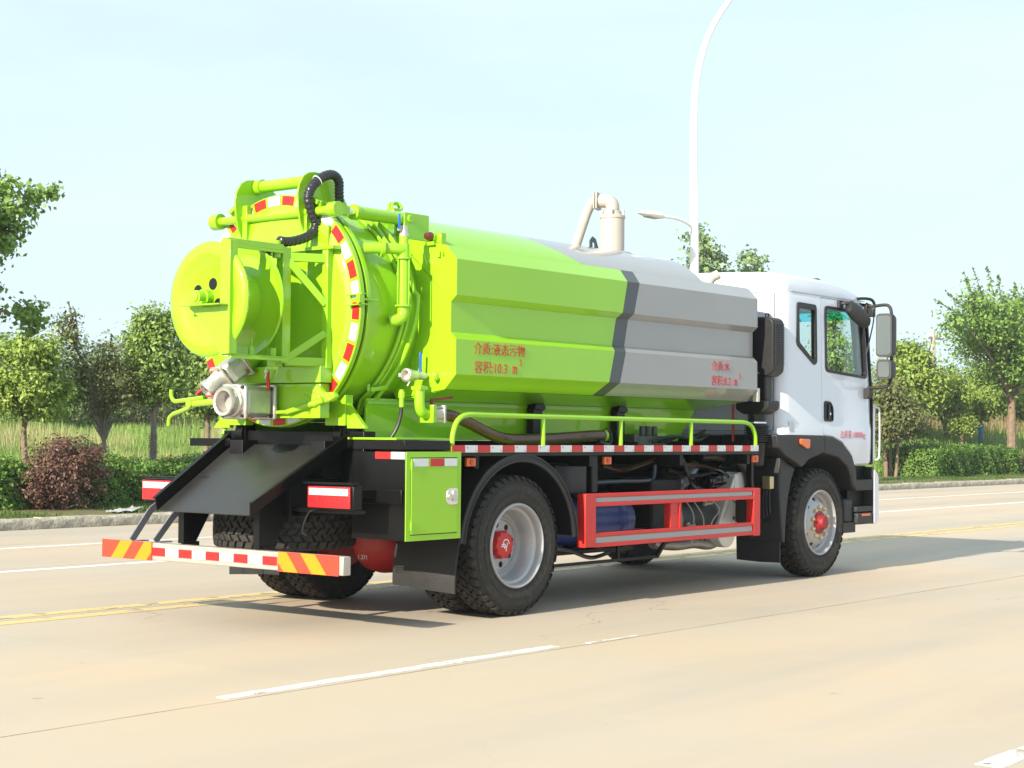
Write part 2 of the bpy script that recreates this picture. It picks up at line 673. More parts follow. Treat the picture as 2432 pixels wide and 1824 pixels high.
# kerb of cut stones
kerb = MB().box(-60, 71.7, 10.36, 10.56, -.2, .10).build('kerb', mat('kerb_bed', (.20, .18, .15), .9), None)
tag(kerb, kind='structure')
KST = mat('kerb_stone', (.40, .36, .29), .85, var=.22, vscale=6, bump=.8, bscale=22, dirt=(.20, .18, .14))
kmeshes = []
for v in range(6):
    kb = MB()
    nx, nz_ = 10, 4
    P = []
    for i in range(nx + 1):
        x = -.495 + .99 * i / nx
        ring_ = [(10.33 + random.uniform(-.012, .012), -.03), (10.328 + random.uniform(-.016, .016), .05 + random.uniform(-.01, .01)),
                 (10.335 + random.uniform(-.014, .014), .11 + random.uniform(-.01, .01)), (10.365 + random.uniform(-.01, .01), .148 + random.uniform(-.008, .006)),
                 (10.52, .150 + random.uniform(-.006, .006)), (10.585, .10)]
        P += [(x, y, z) for y, z in ring_]
    F = []
    for i in range(nx):
        for j in range(5):
            F.append((i * 6 + j, (i + 1) * 6 + j, (i + 1) * 6 + j + 1, i * 6 + j + 1))
    F.append(tuple(range(6)))
    F.append(tuple(nx * 6 + j for j in range(5, -1, -1)))
    kb.add(P, F)
    me = kb.mesh('kerb_stone', sharp=50)
    me.materials.append(KST)
    kmeshes.append(me)
for k in range(70):
    o = bpy.data.objects.new('kerb_stone', random.choice(kmeshes))
    col.objects.link(o)
    o.parent = kerb
    o.location = (.5 + k, 0, random.uniform(-.006, .006))
kf = MB().box(70.2, 420, 10.34, 10.58, -.1, .145).box(-60, -.2, 10.34, 10.58, -.1, .145)
kf.build('far_kerb', KST, kerb)


# verge and field
def ground_z(x, y):
    x = np.asarray(x, float); y = np.asarray(y, float)
    s = lambda t: np.clip(t, 0, 1) ** 2 * (3 - 2 * np.clip(t, 0, 1))
    z = .12 + .06 * s((y - 10.5) / 2) + 1.6 * s((y - 15) / 34) + .02 * np.clip(y - 45, 0, 200)
    z = z + 1.9 * s((y - 13.5) / 9.5) * s((x - 36) / 14) * (1 - .6 * s((y - 30) / 30))
    return z + .05 * np.sin(x * .7 + y * .3) * s((y - 12) / 6) + .04 * np.sin(x * 1.9 - y * 1.3) * s((y - 12) / 6)


xs = np.concatenate([np.linspace(-60, -2, 24), np.linspace(0, 70, 141), np.linspace(72, 420, 100)])
ys = np.concatenate([np.linspace(10.55, 20, 40), np.linspace(20.5, 60, 60), np.linspace(65, 700, 50)])
gx, gy = np.meshgrid(xs, ys)
gz = ground_z(gx, gy)
nx, ny = len(xs), len(ys)
V = np.stack([gx.ravel(), gy.ravel(), gz.ravel()], 1)
F = [(j * nx + i, j * nx + i + 1, (j + 1) * nx + i + 1, (j + 1) * nx + i) for j in range(ny - 1) for i in range(nx - 1)]
gm = MB()
gm.v = [tuple(p) for p in V]; gm.f = F
GRD = mat('verge_soil', (.13, .125, .045), .95, var=.3, vscale=1.2, bump=.8, bscale=12, dirt=(.21, .12, .055))
verge = gm.build('verge', GRD, None, fix=False)
tag(verge, kind='structure')

# ------------------------------------------------------------------ the truck
T = empty('sewage_suction_truck', (0, 0, 0), 'lime green and grey sewage suction tanker truck with white cab on the road', 'truck')


def part(name, mb, m, parent=T, bevel=0, sharp=35, seg=2):
    return mb.build(name, m, parent, bevel, True, sharp, seg)


def both(name, mb, m, parent=T, bevel=0, sharp=35):
    a = part(name, mb, m, parent, bevel, sharp)
    b = part(name, mb.mirror(), m, parent, bevel, sharp)
    return a, b


# --- wheels
def tyre_mesh():
    prof = [(-.105, .29), (-.125, .315), (-.139, .36), (-.141, .41), (-.134, .455), (-.122, .485), (-.11, .497), (-.06, .503), (0, .505)]
    prof = prof + [(-a, r) for a, r in prof[-2::-1]]
    t = MB()
    t.lathe((0, 0, 0), (0, 1, 0), prof, 64)
    # raised bead lines on the side walls
    for sgn in (-1, 1):
        for rr in (.333, .392, .462):
            pts = [(rr * math.cos(2 * math.pi * k / 64), sgn * {.333: .131, .392: .1415, .462: .1325}[rr], rr * math.sin(2 * math.pi * k / 64)) for k in range(65)]
            t.tube(pts, .0035, 4, False)
    return t.mesh('tyre')


def tread_mesh():
    t = MB()
    n = 42
    rows = [(-.115, -.074, .523), (-.068, -.026, .525), (-.021, .021, .526), (.026, .068, .525), (.074, .115, .523)]
    for j, (a, b, r1) in enumerate(rows):
        for k in range(n):
            t0 = 2 * math.pi * (k + (.5 if j % 2 else 0)) / n
            dt = 2 * math.pi / n * .36
            sk = .028 * (1 if j % 2 else -1) * (0.6 if j in (0, 4) else 1)
            vs = []
            for r in (.498, r1):
                for yy, s_ in ((a, -1), (b, 1)):
                    for q in (-1, 1):
                        tt = t0 + q * dt + s_ * sk
                        ry = r
                        if r > .5 and ((j == 0 and s_ < 0) or (j == 4 and s_ > 0)): ry = r - .006
                        vs.append((ry * math.cos(tt), yy * (1.0), ry * math.sin(tt)))
            t.add(vs, [(4, 5, 7, 6), (0, 1, 5, 4), (2, 6, 7, 3), (0, 4, 6, 2), (1, 3, 7, 5)])
            if j in (0, 4):      # shoulder lugs running down the side wall
                sg = -1 if j == 0 else 1
                vs = []
                for yy, r in ((sg * .112, .519), (sg * .126, .504), (sg * .134, .486), (sg * .10, .486)):
                    for q in (-1, 1):
                        tt = t0 + q * dt * .7 - sk * .8
                        vs.append((r * math.cos(tt), yy, r * math.sin(tt)))
                t.add(vs, [(0, 1, 3, 2), (2, 3, 5, 4), (0, 2, 4, 6), (1, 7, 5, 3)])
    return t.mesh('tread', sharp=30)


TYRE = tyre_mesh(); TYRE.materials.append(RUB)
TREAD = tread_mesh(); TREAD.materials.append(RUB)


def rim_rear():
    t = MB()
    t.lathe((0, 0, 0), (0, 1, 0), [(-.128, .318), (-.139, .313), (-.142, .304), (-.134, .295), (-.11, .289), (-.085, .283), (-.078, .270), (-.07, .262), (.03, .250), (.045, .244), (.046, .216), (.040, .210), (.036, .200), (.036, .192), (.048, .186),
                                   (.048, .0005), (.062, .0005), (.062, .21), (.075, .25), (.05, .27), (-.03, .285), (-.10, .30), (-.128, .318)], 64)
    me = t.mesh('rim', weld=True)
    c = MB()
    for k in range(8):
        a = 2 * math.pi * (k + .35) / 8
        c.cyl((.152 * math.cos(a), -.02, .152 * math.sin(a)), (.152 * math.cos(a), .12, .152 * math.sin(a)), .024, n=14)
    return smooth(boolean(me, c.mesh('c')), 40)


def rim_front():
    t = MB()
    t.lathe((0, 0, 0), (0, 1, 0), [(-.128, .318), (-.139, .313), (-.142, .304), (-.134, .295), (-.11, .288), (-.085, .282), (-.07, .274), (-.064, .264), (-.068, .25), (-.085, .228), (-.108, .196), (-.118, .175),
                                   (-.122, .12), (-.122, .0005), (-.105, .0005), (-.105, .12), (-.1, .175), (-.07, .225), (-.045, .26), (-.05, .285), (-.1, .30), (-.128, .318)], 64)
    me = t.mesh('rim', weld=True)
    c = MB()
    for k in range(10):
        a = 2 * math.pi * (k + .2) / 10
        d = Vector((math.cos(a), 0, math.sin(a)))
        p = d * .232
        nrm = Vector((d.x * .75, -1, d.z * .75)).normalized()
        q = Vector((p.x, -.082, p.z))
        c.cyl(q - nrm * .06, q + nrm * .06, .0245, n=14)
    return smooth(boolean(me, c.mesh('c')), 40)


RIMR = rim_rear(); RIMR.materials.append(STEEL)
RIMF = rim_front(); RIMF.materials.append(STEEL)
hb = MB()
hb.lathe((0, 0, 0), (0, 1, 0), [(.06, .10), (-.004, .10), (-.012, .095), (-.016, .085), (-.018, .0005)], 80, lobes=(10, .075))
HUBR = hb.mesh('hub'); HUBR.materials.append(RED)
hb = MB()
hb.lathe((0, 0, 0), (0, 1, 0), [(-.11, .112), (-.128, .112), (-.132, .108), (-.136, .080), (-.150, .070), (-.152, .064), (-.186, .062), (-.191, .056), (-.192, .0005)], 48)
HUBF = hb.mesh('hub'); HUBF.materials.append(mat('hub_red', (.26, .012, .016), .5, var=.1))
db = MB()
db.lathe((0, 0, 0), (0, 1, 0), [(-.01, .0005), (-.01, .25), (.15, .25), (.15, .0005)], 40)
DRUM = db.mesh('brake_drum'); DRUM.materials.append(DRED)
nb = MB()
nb.cyl((0, .01, 0), (0, -.012, 0), .021, n=6).cyl((0, -.012, 0), (0, -.034, 0), .015, n=8)
nb.v = [(x, y * .8, z) for x, y, z in nb.v]
NUT = nb.mesh('lug_nut'); NUT.materials.append(BRASS)
lg = MB()     # emblem on the hub: two swept wing strokes inside a loop
lg.tube(spline([(.045, 0, .012), (.02, 0, .038), (-.018, 0, .034), (-.028, 0, .004), (-.008, 0, -.018), (.016, 0, -.008), (.018, 0, .018)]), .0045, 6)
lg.tube(spline([(-.046, 0, -.004), (-.018, 0, .006), (.012, 0, -.022), (.010, 0, -.046)]), .005, 6)
lg.tube(spline([(-.05, 0, -.018), (-.022, 0, -.012), (-.004, 0, -.03)]), .004, 6)
lg.v = [(x, y * .3, z) for x, y, z in lg.v]
LOGO = lg.mesh('emblem'); LOGO.materials.append(WLET)


def child(name, me, parent, loc=(0, 0, 0), rot=(0, 0, 0)):
    o = bpy.data.objects.new(name, me)
    col.objects.link(o)
    o.parent = parent
    o.location = loc
    o.rotation_euler = rot
    return o


def wheel(kind, x, y, side, spin=0.0):
    o = child('wheel', TYRE, T, (x, y, .522), (0, spin, 0 if side < 0 else math.pi))
    child('tread', TREAD, o)
    if kind == 'front':
        child('rim', RIMF, o); child('hub', HUBF, o); child('brake_drum', DRUM, o)
        for k in range(10):
            a = 2 * math.pi * k / 10
            child('lug_nut', NUT, o, (.150 * math.cos(a), -.122, .150 * math.sin(a)))
    else:
        child('rim', RIMR, o)
        if kind == 'outer':
            child('hub', HUBR, o)
            e = child('emblem', LOGO, o, (0, -.0195, 0))
        else:
            child('brake_drum', DRUM, o, (0, .03, 0))
    return o


for s_ in (-1, 1):
    wheel('outer', 0, s_ * 1.07, s_, .1)
    wheel('inner', 0, s_ * .745, s_, .7)
    wheel('front', 4.745, s_ * 1.03, s_, .25)
sp = child('spare_wheel', TYRE, T, (-1.17, .05, .645), (math.pi / 2, 0, .3))
child('tread', TREAD, sp); child('rim', RIMR, sp)
# axles
ax = MB()
ax.cyl((0, -.9, .522), (0, .9, .522), .075, n=20)
ax.lathe((-.02, .06, .515), (1, 0, 0), [(-.30, .0005), (-.30, .10), (-.27, .17), (-.2, .235), (-.1, .262), (.0, .265), (.1, .25), (.2, .18), (.3, .12), (.42, .1), (.42, .0005)], 36)
axle = part('rear_axle', ax, DRED)
tm = text_mesh('1.371', .05)
tm.transform(Matrix.Translation((-.335, .12, .37)) @ Matrix.Rotation(-math.pi / 2, 4, 'Z') @ Matrix.Rotation(math.pi / 2, 4, 'X'))
link('lettering', tm, WLET, axle)
part('front_axle', MB().cyl((4.745, -.95, .50), (4.745, .95, .50), .07, n=16).box(4.66, 4.83, -.5, .5, .42, .55), DARKM)
part('drive_shaft', MB().cyl((.3, .04, .55), (3.2, 0, .72), .055, n=16), DARKM)

# --- chassis
both('chassis_rail', MB().box(-1.62, 5.5, -.47, -.39, .76, 1.02), DARKM, bevel=.004)
for x in (-1.55, -.6, .6, 1.7, 2.8, 3.9):
    part('cross_member', MB().box(x, x + .09, -.39, .39, .78, 1.0), DARKM)
both('subframe', MB().box(-1.32, 3.4, -.50, -.36, 1.022, 1.29), DARKM, bevel=.004)
part('rear_cross_beam', MB().box(-1.17, -1.05, -.74, .74, 1.24, 1.36).box(-1.16, -1.08, -.73, .73, .80, 1.24), BLACK, bevel=.005)
both('leaf_spring', MB().prism([(-.85, .80), (-.4, .64), (0, .60), (.4, .64), (.85, .80), (.85, .76), (.4, .56), (0, .52), (-.4, .56), (-.85, .76)], 'y', -.50, -.42), DARKM)

# deck along the tank with reflective edge
for sg in (1, -1):
    dk = MB().box(-.80, 3.44, -1.236, -.50, 1.215, 1.262)
    if sg < 0: dk = dk.mirror()
    deck = part('deck', dk, GREEN, bevel=.003)
    n = 30
    st = (3.437 + .795) / n
    for i in range(n):
        x0 = -.795 + i * st
        b = MB().box(x0 + .002, x0 + st - .002, -1.2365, -1.241, 1.217, 1.268)
        if sg < 0: b = b.mirror()
        tp = part('tape', b, TRED if i % 2 == 0 else TWHITE, deck)
        if sg > 0 and i % 2:
            part('print_mark', MB().box(x0 + .02, x0 + .03, -1.2412, -1.2418, 1.245, 1.257).box(x0 + .115, x0 + .126, -1.2412, -1.2418, 1.226, 1.234), TMARK, deck)
    fl = MB().box(-.80, 3.44, -1.236, -1.20, 1.19, 1.2148)
    part('deck_edge', fl if sg > 0 else fl.mirror(), BLACK)
    rl = spline([(-.765, -1.21, 1.262), (-.75, -1.21, 1.36), (-.70, -1.21, 1.445), (-.60, -1.21, 1.485), (-.40, -1.21, 1.486)], 6) + \
        spline([(3.05, -1.21, 1.476), (3.25, -1.21, 1.472), (3.36, -1.21, 1.44), (3.42, -1.21, 1.365), (3.432, -1.21, 1.262)], 6)
    hr = MB().tube(rl, .0195, 12)
    if sg < 0: hr = hr.mirror()
    rail = part('handrail', hr, GREEN)
    for x in (.29, 1.312, 2.355):
        p = MB().cyl((x, -1.21, 1.262), (x, -1.21, 1.475), .018, n=12)
        part('post', p if sg > 0 else p.mirror(), GREEN, rail)
for x in (-.5, .9, 2.2, 3.3):
    both('deck_support', MB().box(x, x + .05, -1.2, -.47, 1.10, 1.188), DARKM)
part('sill', MB().box(-1.283, -.81, -1.235, -.75, 1.236, 1.30), BLACK, bevel=.003)
part('sill', MB().box(-1.283, -.81, .55, 1.0, 1.24, 1.30), BLACK, bevel=.003)
part('sill_cover', MB().box(-1.18, -.62, -1.06, -.52, 1.302, 1.318), GREEN, bevel=.003)
for x in (-.545, 1.14, 3.44):
    a = part('side_marker_lamp', MB().box(x - .05, x + .05, -1.21, -1.185, 1.115, 1.178), AMB, bevel=.006)
    part('reflector', MB().cyl((x, -1.211, 1.146), (x, -1.216, 1.146), .02, n=14), mat('amber_dark', (.5, .06, .01), .3), a)

# --- rear mudguards and flaps
for sg in (1, -1):
    po, pi = [], []
    for k in range(41):
        t = rad(174 - 168 * k / 40)
        po.append((.0 + .700 * math.cos(t), .497 + .700 * math.sin(t)))
        pi.append((.0 + .688 * math.cos(t), .497 + .688 * math.sin(t)))
    g = MB().prism(po + pi[::-1], 'y', -1.235, -.60)
    for rr in (.700, .655):
        g.tube([(rr * math.cos(rad(174 - 168 * k / 40)), -1.238, .497 + rr * math.sin(rad(174 - 168 * k / 40))) for k in range(41)], .010, 8)
    g.prism([(.70 * math.cos(rad(174 - 168 * k / 40)), .497 + .70 * math.sin(rad(174 - 168 * k / 40))) for k in range(41)] +
            [(.655 * math.cos(rad(6 + 168 * k / 40)), .497 + .655 * math.sin(rad(6 + 168 * k / 40))) for k in range(41)], 'y', -1.24, -1.228)
    part('mudguard', g if sg > 0 else g.mirror(), BPLAST)
    f = MB()
    n = 12
    P = []
    for i in range(n + 1):
        z = .60 - .36 * i / n
        xo = -.66 - .05 * math.sin(i / n * 1.8)
        P += [(xo, -.60, z), (xo - .008, -.75, z), (xo - .012, -.9, z - .012 * i / n), (xo - .004, -1.05, z - .02 * i / n), (xo + .012, -1.19, z - .03 * i / n)]
    Q = [(x + .012, y, z) for x, y, z in P]
    F = []
    for i in range(n):
        for j in range(4):
            a = i * 5 + j
            F.append((a, a + 1, a + 6, a + 5))
            F.append((a + len(P), a + 5 + len(P), a + 6 + len(P), a + 1 + len(P)))
    f.add(P + Q, F)
    m0 = len(P)
    e = [i * 5 for i in range(n + 1)]
    f.f += [(a, b, b + m0, a + m0) for a, b in zip(e, e[1:])] + [(a + 4, a + 4 + m0, b + 4 + m0, b + 4) for a, b in zip(e, e[1:])] + [(n * 5 + j, n * 5 + j + 1, n * 5 + j + 1 + m0, n * 5 + j + m0) for j in range(4)]
    fo = part('mud_flap', f if sg > 0 else f.mirror(), FLAP)
    if sg > 0:
        d = MB()
        for i in range(4):
            for j in range(46):
                y = -.64 - .53 * j / 45
                z = .335 + .013 * i - .02 * (j / 45)
                xx = -.716 + .02 * (j / 45) ** 2
                d.add([(xx - .004, y, z), (xx + .004, y - .004, z), (xx + .004, y + .004, z), (xx + .004, y, z + .005), (xx + .004, y, z - .005)], [(0, 1, 3), (0, 3, 2), (0, 2, 4), (0, 4, 1)])
        tag(part('flap_studs', d, FLAP, fo), kind='stuff')

# --- tool cabinet
cb = part('tool_cabinet', MB().box(-1.283, -.709, -1.243, -.742, .614, 1.221), BLACK, bevel=.004)
fr = MB()
OX0, OX1, OZ0, OZ1 = -1.2845, -.708, .611, 1.2225
IX0, IX1, IZ0, IZ1 = -1.238, -.748, .650, 1.183
fr.ring([(OX0, OZ0), (OX1, OZ0), (OX1, OZ1), (OX0, OZ1)], [(IX0, IZ0), (IX1, IZ0), (IX1, IZ1), (IX0, IZ1)], 'y', -1.2445, -1.252)
part('door_frame', fr, GREEN, cb, bevel=.002)
cd_ = part('cabinet_door', MB().box(IX0 + .005, IX1 - .005, -1.2445, -1.256, IZ0 + .006, IZ1 - .006), GREEN, cb, bevel=.002)
for x0, x1, m in ((-1.213, -1.063, TWHITE), (-1.04, -.899, TRED), (-.893, -.760, TWHITE)):
    part('tape', MB().box(x0, x1, -1.2565, -1.259, 1.122, 1.175), m, cb)
part('tape', MB().box(-1.284, -1.2875, -1.11, -.963, 1.172, 1.2205), TRED, cb)
part('tape', MB().box(-1.284, -1.2875, -1.241, -1.112, 1.172, 1.2205), TWHITE, cb)
lk = MB().prism(roundpoly([(-.876, .90), (-.86, .965), (-.755, .968), (-.757, .852), (-.85, .85), (-.876, .87)], .02), 'y', -1.256, -1.264)
lock = part('lock_plate', lk, CHROME, cb, bevel=.002)
part('lock_knob', MB().cyl((-.842, -1.264, .91), (-.842, -1.276, .91), .022, n=18).box(-.815, -.775, -1.264, -1.272, .875, .95), CAST, cb, bevel=.002)
for z in (.715, 1.13):
    part('hinge', MB().cyl((-1.236, -1.258, z - .03), (-1.236, -1.258, z + .03), .007, n=10), GREEN, cb)
part('lamp_bracket', MB().box(-1.30, -1.285, -1.225, -.755, .862, .962), BLACK, cb, bevel=.004)

# --- tail lamps
for sg in (1, -1):
    h = MB().box(-1.645, -1.56, -1.108, -.672, .828, .992).box(-1.56, -1.29, -.99, -.80, .90, .96)
    hh = part('tail_lamp', h if sg > 0 else h.mirror(), BLACK, bevel=.006)
    b = MB().box(-1.664, -1.645, -1.088, -.686, .838, .984)
    part('brake_lens', b if sg > 0 else b.mirror(), LRED, hh, bevel=.006)
    for ya, yb in ((-1.076, -.980), (-.978, -.884), (-.882, -.792), (-.790, -.702)):
        b = MB().box(-1.6668, -1.6642, ya, yb, .924, .972)
        part('reverse_lens', b if sg > 0 else b.mirror(), LWHT, hh, bevel=.0015)
        b = MB().box(-1.6658, -1.6642, ya + .004, yb - .004, .850, .912)
        part('lens_panel', b if sg > 0 else b.mirror(), LRED, hh, bevel=.001)
    b = MB().box(-1.665, -1.60, -1.12, -.64, .999, 1.012)
    part('lamp_hood', b if sg > 0 else b.mirror(), BLACK, hh)
part('lamp_cable', MB().tube(spline([(-1.6, -.72, .828), (-1.62, -.66, .80), (-1.63, -.62, .72), (-1.62, -.60, .66), (-1.60, -.62, .64)]), .006, 8), HOSE)
part('lamp_arm', MB().box(-1.60, -1.52, .47, 1.10, .80, .825).box(-1.60, -1.52, -1.10, -.47, .80, .826).box(-1.6, -1.52, -.47, .47, .77, .82), BLACK)

# --- discharge tray
tr = MB()
U = (-1.20, .60, 1.258)      # upper edge x, half width, z
Lo = (-2.005, .482, .787)
t1 = .006
tr.add([(U[0], U[1], U[2]), (U[0], -U[1], U[2]), (Lo[0], -Lo[1], Lo[2]), (Lo[0], Lo[1], Lo[2]),
        (U[0], U[1], U[2] - t1), (U[0], -U[1], U[2] - t1), (Lo[0], -Lo[1], Lo[2] - t1), (Lo[0], Lo[1], Lo[2] - t1)],
       [(0, 3, 2, 1), (4, 5, 6, 7), (0, 1, 5, 4), (1, 2, 6, 5), (2, 3, 7, 6), (3, 0, 4, 7)])
tray = part('discharge_tray', tr, TRAYM)
for sg in (1, -1):
    a = Vector((U[0], sg * U[1], U[2])); b = Vector((Lo[0], sg * Lo[1], Lo[2]))
    ht = Vector((-.012, sg * .012, .085))
    wl = MB()
    o_ = Vector((0, sg * .008, 0))
    wl.add([a - Vector((0, 0, .01)), b - Vector((0, 0, .01)), b + ht, a + ht, a + o_ - Vector((0, 0, .01)), b + o_ - Vector((0, 0, .01)), b + o_ + ht, a + o_ + ht],
           [(0, 1, 2, 3), (7, 6, 5, 4), (0, 4, 5, 1), (1, 5, 6, 2), (2, 6, 7, 3), (3, 7, 4, 0)])
    wl.bar(a + ht + o_ * .5 + Vector((0, sg * .012, 0)), b + ht + o_ * .5 + Vector((0, sg * .012, 0)), .032, .008)
    part('tray_side', wl, BLACK, tray)
    # skirt under the tray side
    lgm = MB().box(-1.862, -1.842, sg * .425, sg * .365, .548, .835)
    lgm.prism([(-1.842, .55), (-1.72, .55), (-1.50, .90), (-1.50, 1.02), (-1.842, .845)], 'y', sg * .40, sg * .408)
    part('tray_leg', lgm, BLACK)
# --- rear underrun bumper
bm_ = part('rear_bumper', MB().box(-1.902, -1.83, -1.272, 1.234, .417, .541), ALU, bevel=.006)
part('channel', MB().box(-1.9025, -1.906, -.655, .655, .447, .512), ALU, bm_)
part('bumper_bracket', MB().box(-1.828, -1.72, -.43, -.36, .43, .56).box(-1.828, -1.72, .36, .43, .43, .56), BLACK)
n = 9
for i in range(n):
    y1 = .655 - i * 1.31 / n
    part('tape', MB().box(-1.9062, -1.909, y1 - 1.31 / n + .003, y1 - .003, .45, .509), TRED if i % 2 == 0 else TWHITE, bm_)
for sg in (1, -1):
    y0, y1 = (.660, 1.234) if sg > 0 else (-1.236, -.664)
    z0, z1 = .413, .545
    pl = part('warning_plate', MB().box(-1.9095, -1.9035, y0, y1, z0, z1), PRED, bm_)
    W_ = (y1 - y0)
    sh = .11
    for k in range(2):
        # stripes leaning outwards, mirrored on the two plates
        c0 = W_ * (.10 + .47 * k)
        wd = W_ * .24
        pts = [(c0, z0 + .001), (c0 + wd, z0 + .001), (c0 + wd - sh, z1 - .001), (c0 - sh, z1 - .001)] if k else [(c0, z0 + .001), (c0 + wd, z0 + .001), (c0 + wd - sh, z1 - .001), (max(0.001, c0 - sh), z1 - .001), (.001, z0 + .06)]
        pts = [((y1 - (W_ - a)) if False else (y0 + a if sg > 0 else y1 - a), z) for a, z in [(a, z) for a, z in pts]]
        pts = [(min(max(y, y0 + .001), y1 - .001), z) for y, z in pts]
        part('stripe', MB().prism(pts, 'x', -1.9097, -1.9112), PYEL, bm_)
for y, xt, zt, xb, zb in ((.95, -1.66, .81, -1.86, .545), (.72, -1.63, .78, -1.83, .545)):
    part('bumper_strut', MB().bar((xt + .08, y, zt + .02), (xt - .03, y, zt - .05), .05, .012, (0, 1, 0)).bar((xt - .03, y, zt - .05), (xb, y, zb), .05, .012, (0, 1, 0)).box(xt - .06, xb + .02, y - .025, y + .025, zb - .01, zb - .002), mat('strut_grey', (.20, .21, .25), .45, .3))

# --- tank
ZC, RT = 2.235, .815


def tank_section(xa, xb, n=72, r=RT):
    m = MB()
    A, B = [], []
    for k in range(n):
        t = 2 * math.pi * k / n
        y, z = -r * math.cos(t), ZC + r * math.sin(t)
        A.append((xa(y, z) if callable(xa) else xa, y, z)); B.append((xb(y, z) if callable(xb) else xb, y, z))
    m.add(A + B, [(k, (k + 1) % n, n + (k + 1) % n, n + k) for k in range(n)])
    return m


def bnd(y, z):
    d = z - ZC
    if z < 2.72: return 1.75 + (2.72 - z) * .2
    return 1.75 - (z - 2.72) * 1.95


tank = part('tank', tank_section(-1.245, bnd), GREEN)
part('tank_front', tank_section(lambda y, z: bnd(y, z) + .0015, 3.50), GREY, tank)
dm = MB()
dm.lathe((3.50, 0, ZC), (1, 0, 0), [(0, RT), (.03, RT - .01), (.09, RT - .12), (.13, RT - .35), (.15, .0005)], 72)
part('tank_head', dm, GREY, tank)
rg = MB()
rg.lathe((0, 0, ZC), (1, 0, 0), [(-1.26, RT - .03), (-1.26, .850), (-1.225, .850), (-1.225, RT)], 96)
part('tank_flange', rg, GREEN, tank, sharp=30)
sl = MB()
sl.lathe((0, 0, ZC), (1, 0, 0), [(-1.285, RT - .03), (-1.285, .832), (-1.262, .832), (-1.262, RT - .03)], 96)
part('rubber_seal', sl, DARKM, tank, sharp=30)
# door dish
dd = MB()
dd.lathe((0, 0, ZC), (1, 0, 0), [(-1.287, .80), (-1.287, .848), (-1.325, .848), (-1.330, .842), (-1.330, .765), (-1.338, .755), (-1.352, .70), (-1.375, .56), (-1.392, .36), (-1.40, .15), (-1.402, .0005)], 96)
door = part('tank_door', dd, GREEN, T, sharp=28)
nT = 34
for k in range(nT):
    a0 = 2 * math.pi * (k + .10) / nT + .05
    a1 = 2 * math.pi * (k + .92) / nT + .05
    v = []
    for t in (a0, (a0 + a1) / 2, a1):
        for r in (.770, .838):
            v += [(-1.331, -r * math.cos(t), ZC + r * math.sin(t)), (-1.3335, -r * math.cos(t), ZC + r * math.sin(t))]
    part('tape', MB().add(v, [(1, 3, 7, 5), (5, 7, 11, 9), (0, 4, 6, 2), (4, 8, 10, 6), (2, 6, 7, 3), (6, 10, 11, 7), (0, 1, 5, 4), (4, 5, 9, 8), (0, 2, 3, 1), (8, 9, 11, 10)]), TRED if k % 2 else TWHITE, door)
# beams on the door
part('cross_beam', MB().box(-1.455, -1.34, -.585, .30, 1.70, 1.82), GREEN, door, bevel=.004)
part('lower_plate', MB().box(-1.43, -1.335, -.56, .17, 1.45, 1.695), GREEN, door, bevel=.004)
part('upper_plate', MB().box(-1.42, -1.335, -.66, .40, 2.64, 2.665).box(-1.36, -1.335, -.55, .35, 2.665, 2.82), GREEN, door, bevel=.003)
both_y = (-.575, -.52)
part('door_post', MB().box(-1.41, -1.355, -.60, -.545, 1.80, 2.645), GREEN, door, bevel=.004)
part('door_post', MB().box(-1.41, -1.355, -.10, -.045, 1.82, 2.64), GREEN, door, bevel=.004)
part('door_post', MB().box(-1.39, -1.345, .27, .32, 2.62, 3.02), GREEN, door, bevel=.004)
part('door_post', MB().box(-1.39, -1.345, -.36, -.31, 2.62, 2.9), GREEN, door, bevel=.004)
# reel carrier
for y in (-.575, -.075):
    for z in (2.575, 1.845):
        part('carrier_beam', MB().bar((-1.36, y, z), (-1.64, -.42 if y < -.3 else -.36, z), .05, .06), GREEN, door, bevel=.004)
part('carrier_brace', MB().bar((-1.64, -.425, 2.56), (-1.40, -.57, 2.25), .05, .05), GREEN, door, bevel=.004)
part('carrier_brace', MB().bar((-1.64, -.425, 1.86), (-1.40, -.57, 2.05), .05, .05), GREEN, door, bevel=.004)
part('carrier_post', MB().box(-1.70, -1.62, -.455, -.385, 1.83, 2.64), GREEN, door, bevel=.005)
part('carrier_plate', MB().prism([(-1.36, 2.55), (-1.62, 2.55), (-1.62, 1.87), (-1.36, 1.87)], 'y', -.10, -.105), GREEN, door)
# --- hose reel
RC = (-.24, 2.25)
rl = MB()
rl.lathe((0, RC[0], RC[1]), (1, 0, 0), [(-2.185, .0005), (-2.185, .245), (-2.195, .265), (-2.205, .30), (-2.205, .36), (-2.195, .385), (-2.18, .395), (-2.165, .390), (-2.172, .375), (-2.185, .355), (-2.187, .30), (-2.176, .26), (-2.165, .24),
                                        (-2.15, .20), (-1.89, .20), (-1.875, .24), (-1.864, .26), (-1.855, .30), (-1.855, .355), (-1.868, .375), (-1.872, .390), (-1.86, .395), (-1.845, .385), (-1.838, .36), (-1.838, .30), (-1.846, .265), (-1.856, .245), (-1.856, .0005)], 72)
reel = part('hose_reel', rl, GREEN, T, sharp=40)
for dy, dz in ((-.047, .10), (-.104, -.04), (.105, .06)):
    part('lightening_hole', MB().cyl((-2.1855, RC[0] + dy, RC[1] + dz), (-2.1875, RC[0] + dy, RC[1] + dz), .041, n=24), DARKM, reel)
rfm = MB()
rfm.box(-2.235, -2.215, -.512, -.415, 1.87, 2.637)
rfm.box(-2.215, -2.165, -.512, -.505, 1.87, 2.637)
rfm.prism([(-.085, 2.194), (-.30, 2.06), (-.36, 1.97), (-.39, 1.885), (-.414, 1.88), (-.414, 2.194)], 'x', -2.230, -2.220)
rfm.box(-2.32, -2.215, -.50, -.10, 2.195, 2.204)
